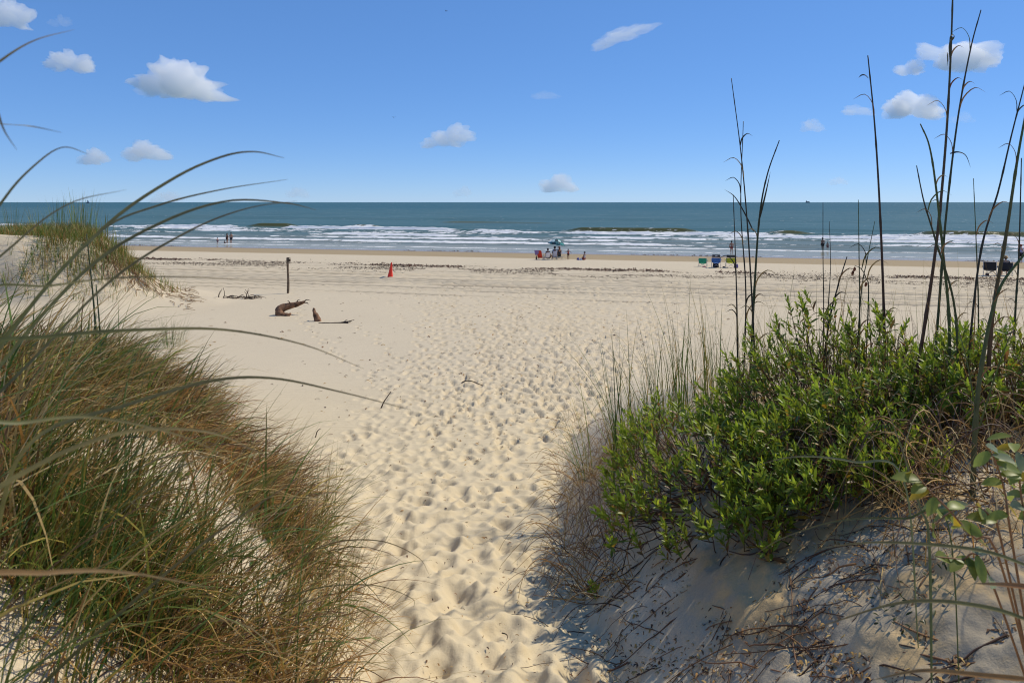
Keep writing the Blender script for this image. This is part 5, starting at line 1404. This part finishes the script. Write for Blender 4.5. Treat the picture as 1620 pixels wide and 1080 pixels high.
# long arching blades in the right foreground
for pts, w, colr, lab in (
        ([(1640, 900, 1.5), (1560, 872, 1.5), (1460, 860, 1.5), (1370, 858, 1.5), (1290, 868, 1.5)], .008, YG, 'yellow green blade lying across the bare right slope'),
        ([(1640, 985, 1.3), (1570, 962, 1.3), (1480, 950, 1.3), (1400, 958, 1.3), (1270, 1000, 1.3)], .008, YG, 'long lower blade arching across the bare right slope'),
        ([(1500, 830, 1.9), (1430, 820, 1.9), (1330, 823, 1.9), (1240, 850, 1.9), (1190, 880, 1.9)], .006, GN, 'green blade reaching left below the low shrub'),
        ([(1430, 760, 2.2), (1350, 730, 2.2), (1260, 722, 2.2), (1180, 740, 2.2)], .008, (.20, .22, .09), 'pale blade arching across the middle shrub'),
        ([(1640, 1075, 1.1), (1560, 1068, 1.1), (1460, 1060, 1.1), (1380, 1075, 1.1)], .008, (.36, .18, .05), 'orange tan blade at the bottom right'),
        ([(1470, 860, 2.0), (1455, 800, 2.0), (1420, 690, 2.0), (1385, 600, 2.0)], .011, (.12, .15, .06), 'pale green blade slanting up left through the dead thicket'),
        ([(1640, 930, 1.2), (1600, 925, 1.2), (1540, 922, 1.2)], .010, (.40, .17, .05), 'short orange blade tip at the right edge')):
    P = px_pts(pts)
    root = P[0] + (P[0] - P[1]) * .3; root[2] = float(base_z(root[0], root[1])) - .02
    P = np.vstack([root, P]) if abs(root[2] - P[0, 2]) < .6 else P
    gz = base_z(P[:, 0], P[:, 1]) + .01; P[1:, 2] = np.maximum(P[1:, 2], gz[1:])
    tag(ribbon('sea_oat_frond', P, w, colr, 36, tip=TN), lab, 'grass blade', 'long blades on the right slope')

# ------------------------------------------------------------------ wrack and litter on the beach
rn = np.random.default_rng(91)
def litter(name, x, y, size, cols, label, cat, lift=.35):
    """small torn bits lying on the sand"""
    N = len(x); z = base_z(x, y)
    a = rn.uniform(0, 6.28, N); L_ = size * rn.uniform(.5, 1.6, N); w_ = L_ * rn.uniform(.12, .4, N); h_ = L_ * rn.uniform(.05, lift, N)
    ca, sa = np.cos(a), np.sin(a)
    def pt(u, v, k): return np.stack([x + ca * u * L_ - sa * v * w_, y + sa * u * L_ + ca * v * w_, z + k * h_ + .003], -1)
    V = np.stack([pt(-.5, -.3, -.1), pt(-.5, .3, -.1), pt(0, -.5, .9), pt(0, .5, 1.1), pt(.5, -.2, -.1), pt(.5, .3, .4)], 1).reshape(-1, 3)
    i = np.arange(N) * 6
    q = np.concatenate([np.stack([i, i + 1, i + 3, i + 2], -1), np.stack([i + 2, i + 3, i + 5, i + 4], -1)])
    me = np_mesh(name, V, q); add_col(me, 'tint', np.repeat(cols, 6, 0))
    return tag(add_mesh(name, me, M_straw, smooth=False), label, cat, kind='stuff')
# broken shell and weed along the wrack line
N = 30000
x = rn.uniform(-45, 60, N); s_ = 43.6 + rn.normal(0, 2.0, N) + 1.8 * (fbm(x * .04, x * 0, 2) - .5)
m_ = fbm(x * .22 + 5, s_ * .5, 3) > .44
x, s_ = x[m_], s_[m_]; y = s_ - SHORE * x; ok = (np.abs(x / y) < 1.05); x, y = x[ok], y[ok]
litter('shell_litter', x, y, .11, pick(np.array([(.06, .04, .028), (.10, .065, .04), (.16, .11, .07), (.04, .03, .022)]), len(x), rn), 'band of dark broken shell and weed along the beach', 'shell litter')
N = 9000
x = rn.uniform(-45, 60, N); s_ = 46.0 + rn.normal(0, .55, N) + 1.6 * (fbm(x * .05 + 9, x * 0, 3) - .5)
m_ = fbm(x * .16 + 2, s_ * .1, 3) > .53
x, s_ = x[m_], s_[m_]; y = s_ - SHORE * x; ok = (np.abs(x / y) < 1.05); x, y = x[ok], y[ok]
litter('seaweed_wrack', x, y, .15, pick(np.array([(.085, .035, .02), (.12, .05, .028), (.05, .028, .02)]), len(x), rn), 'reddish brown seaweed washed up in a line', 'seaweed', .5)
x = rn.uniform(-60, 70, 1200); s_ = 82.5 + rn.normal(0, .35, 1200) + 1.2 * (fbm(x * .05, x * 0 + 2, 3) - .5); m_ = fbm(x * .12, x * 0, 3) > .52; x, s_ = x[m_], s_[m_]
litter('tide_litter', x, s_ - SHORE * x, .26, pick(np.array([(.05, .04, .03), (.09, .07, .05)]), len(x), rn), 'specks of dark shell along the water\'s edge', 'shell litter')
# twigs and chips on the path and beach
N = 2600
y = np.exp(rn.uniform(math.log(2.3), math.log(40), N)); x = rn.uniform(-.62, .62, N) * (y + .3)
x = np.where(rn.random(N) < .5, x, rn.normal(0, .12, N) * y)
litter('beach_litter', x, y, .022 * np.clip(y / 5, .5, 4.0), pick(np.vstack([BROWNS, STRAWS[:2]]), N, rn), 'small dark chips and twigs strewn over the sand', 'litter', .25)

N = 2600
q = np.column_stack([rn.uniform(940, 1640, N), rn.uniform(840, 1090, N)])
bb = np.array([tuple(hit(a, c_, .8, 14)) for a, c_ in q[:1100]])
bb = np.repeat(bb, 3, 0) + np.column_stack([rn.normal(0, .05, (3300, 2)), np.zeros(3300)])
litter('leaf_litter', bb[:, 0], bb[:, 1], .020, pick(np.vstack([BROWNS, STRAWS[:3], [(.45, .38, .28)]]), 3300, rn), 'dry leaf bits and twig ends strewn over the right bank', 'leaf litter', .4)
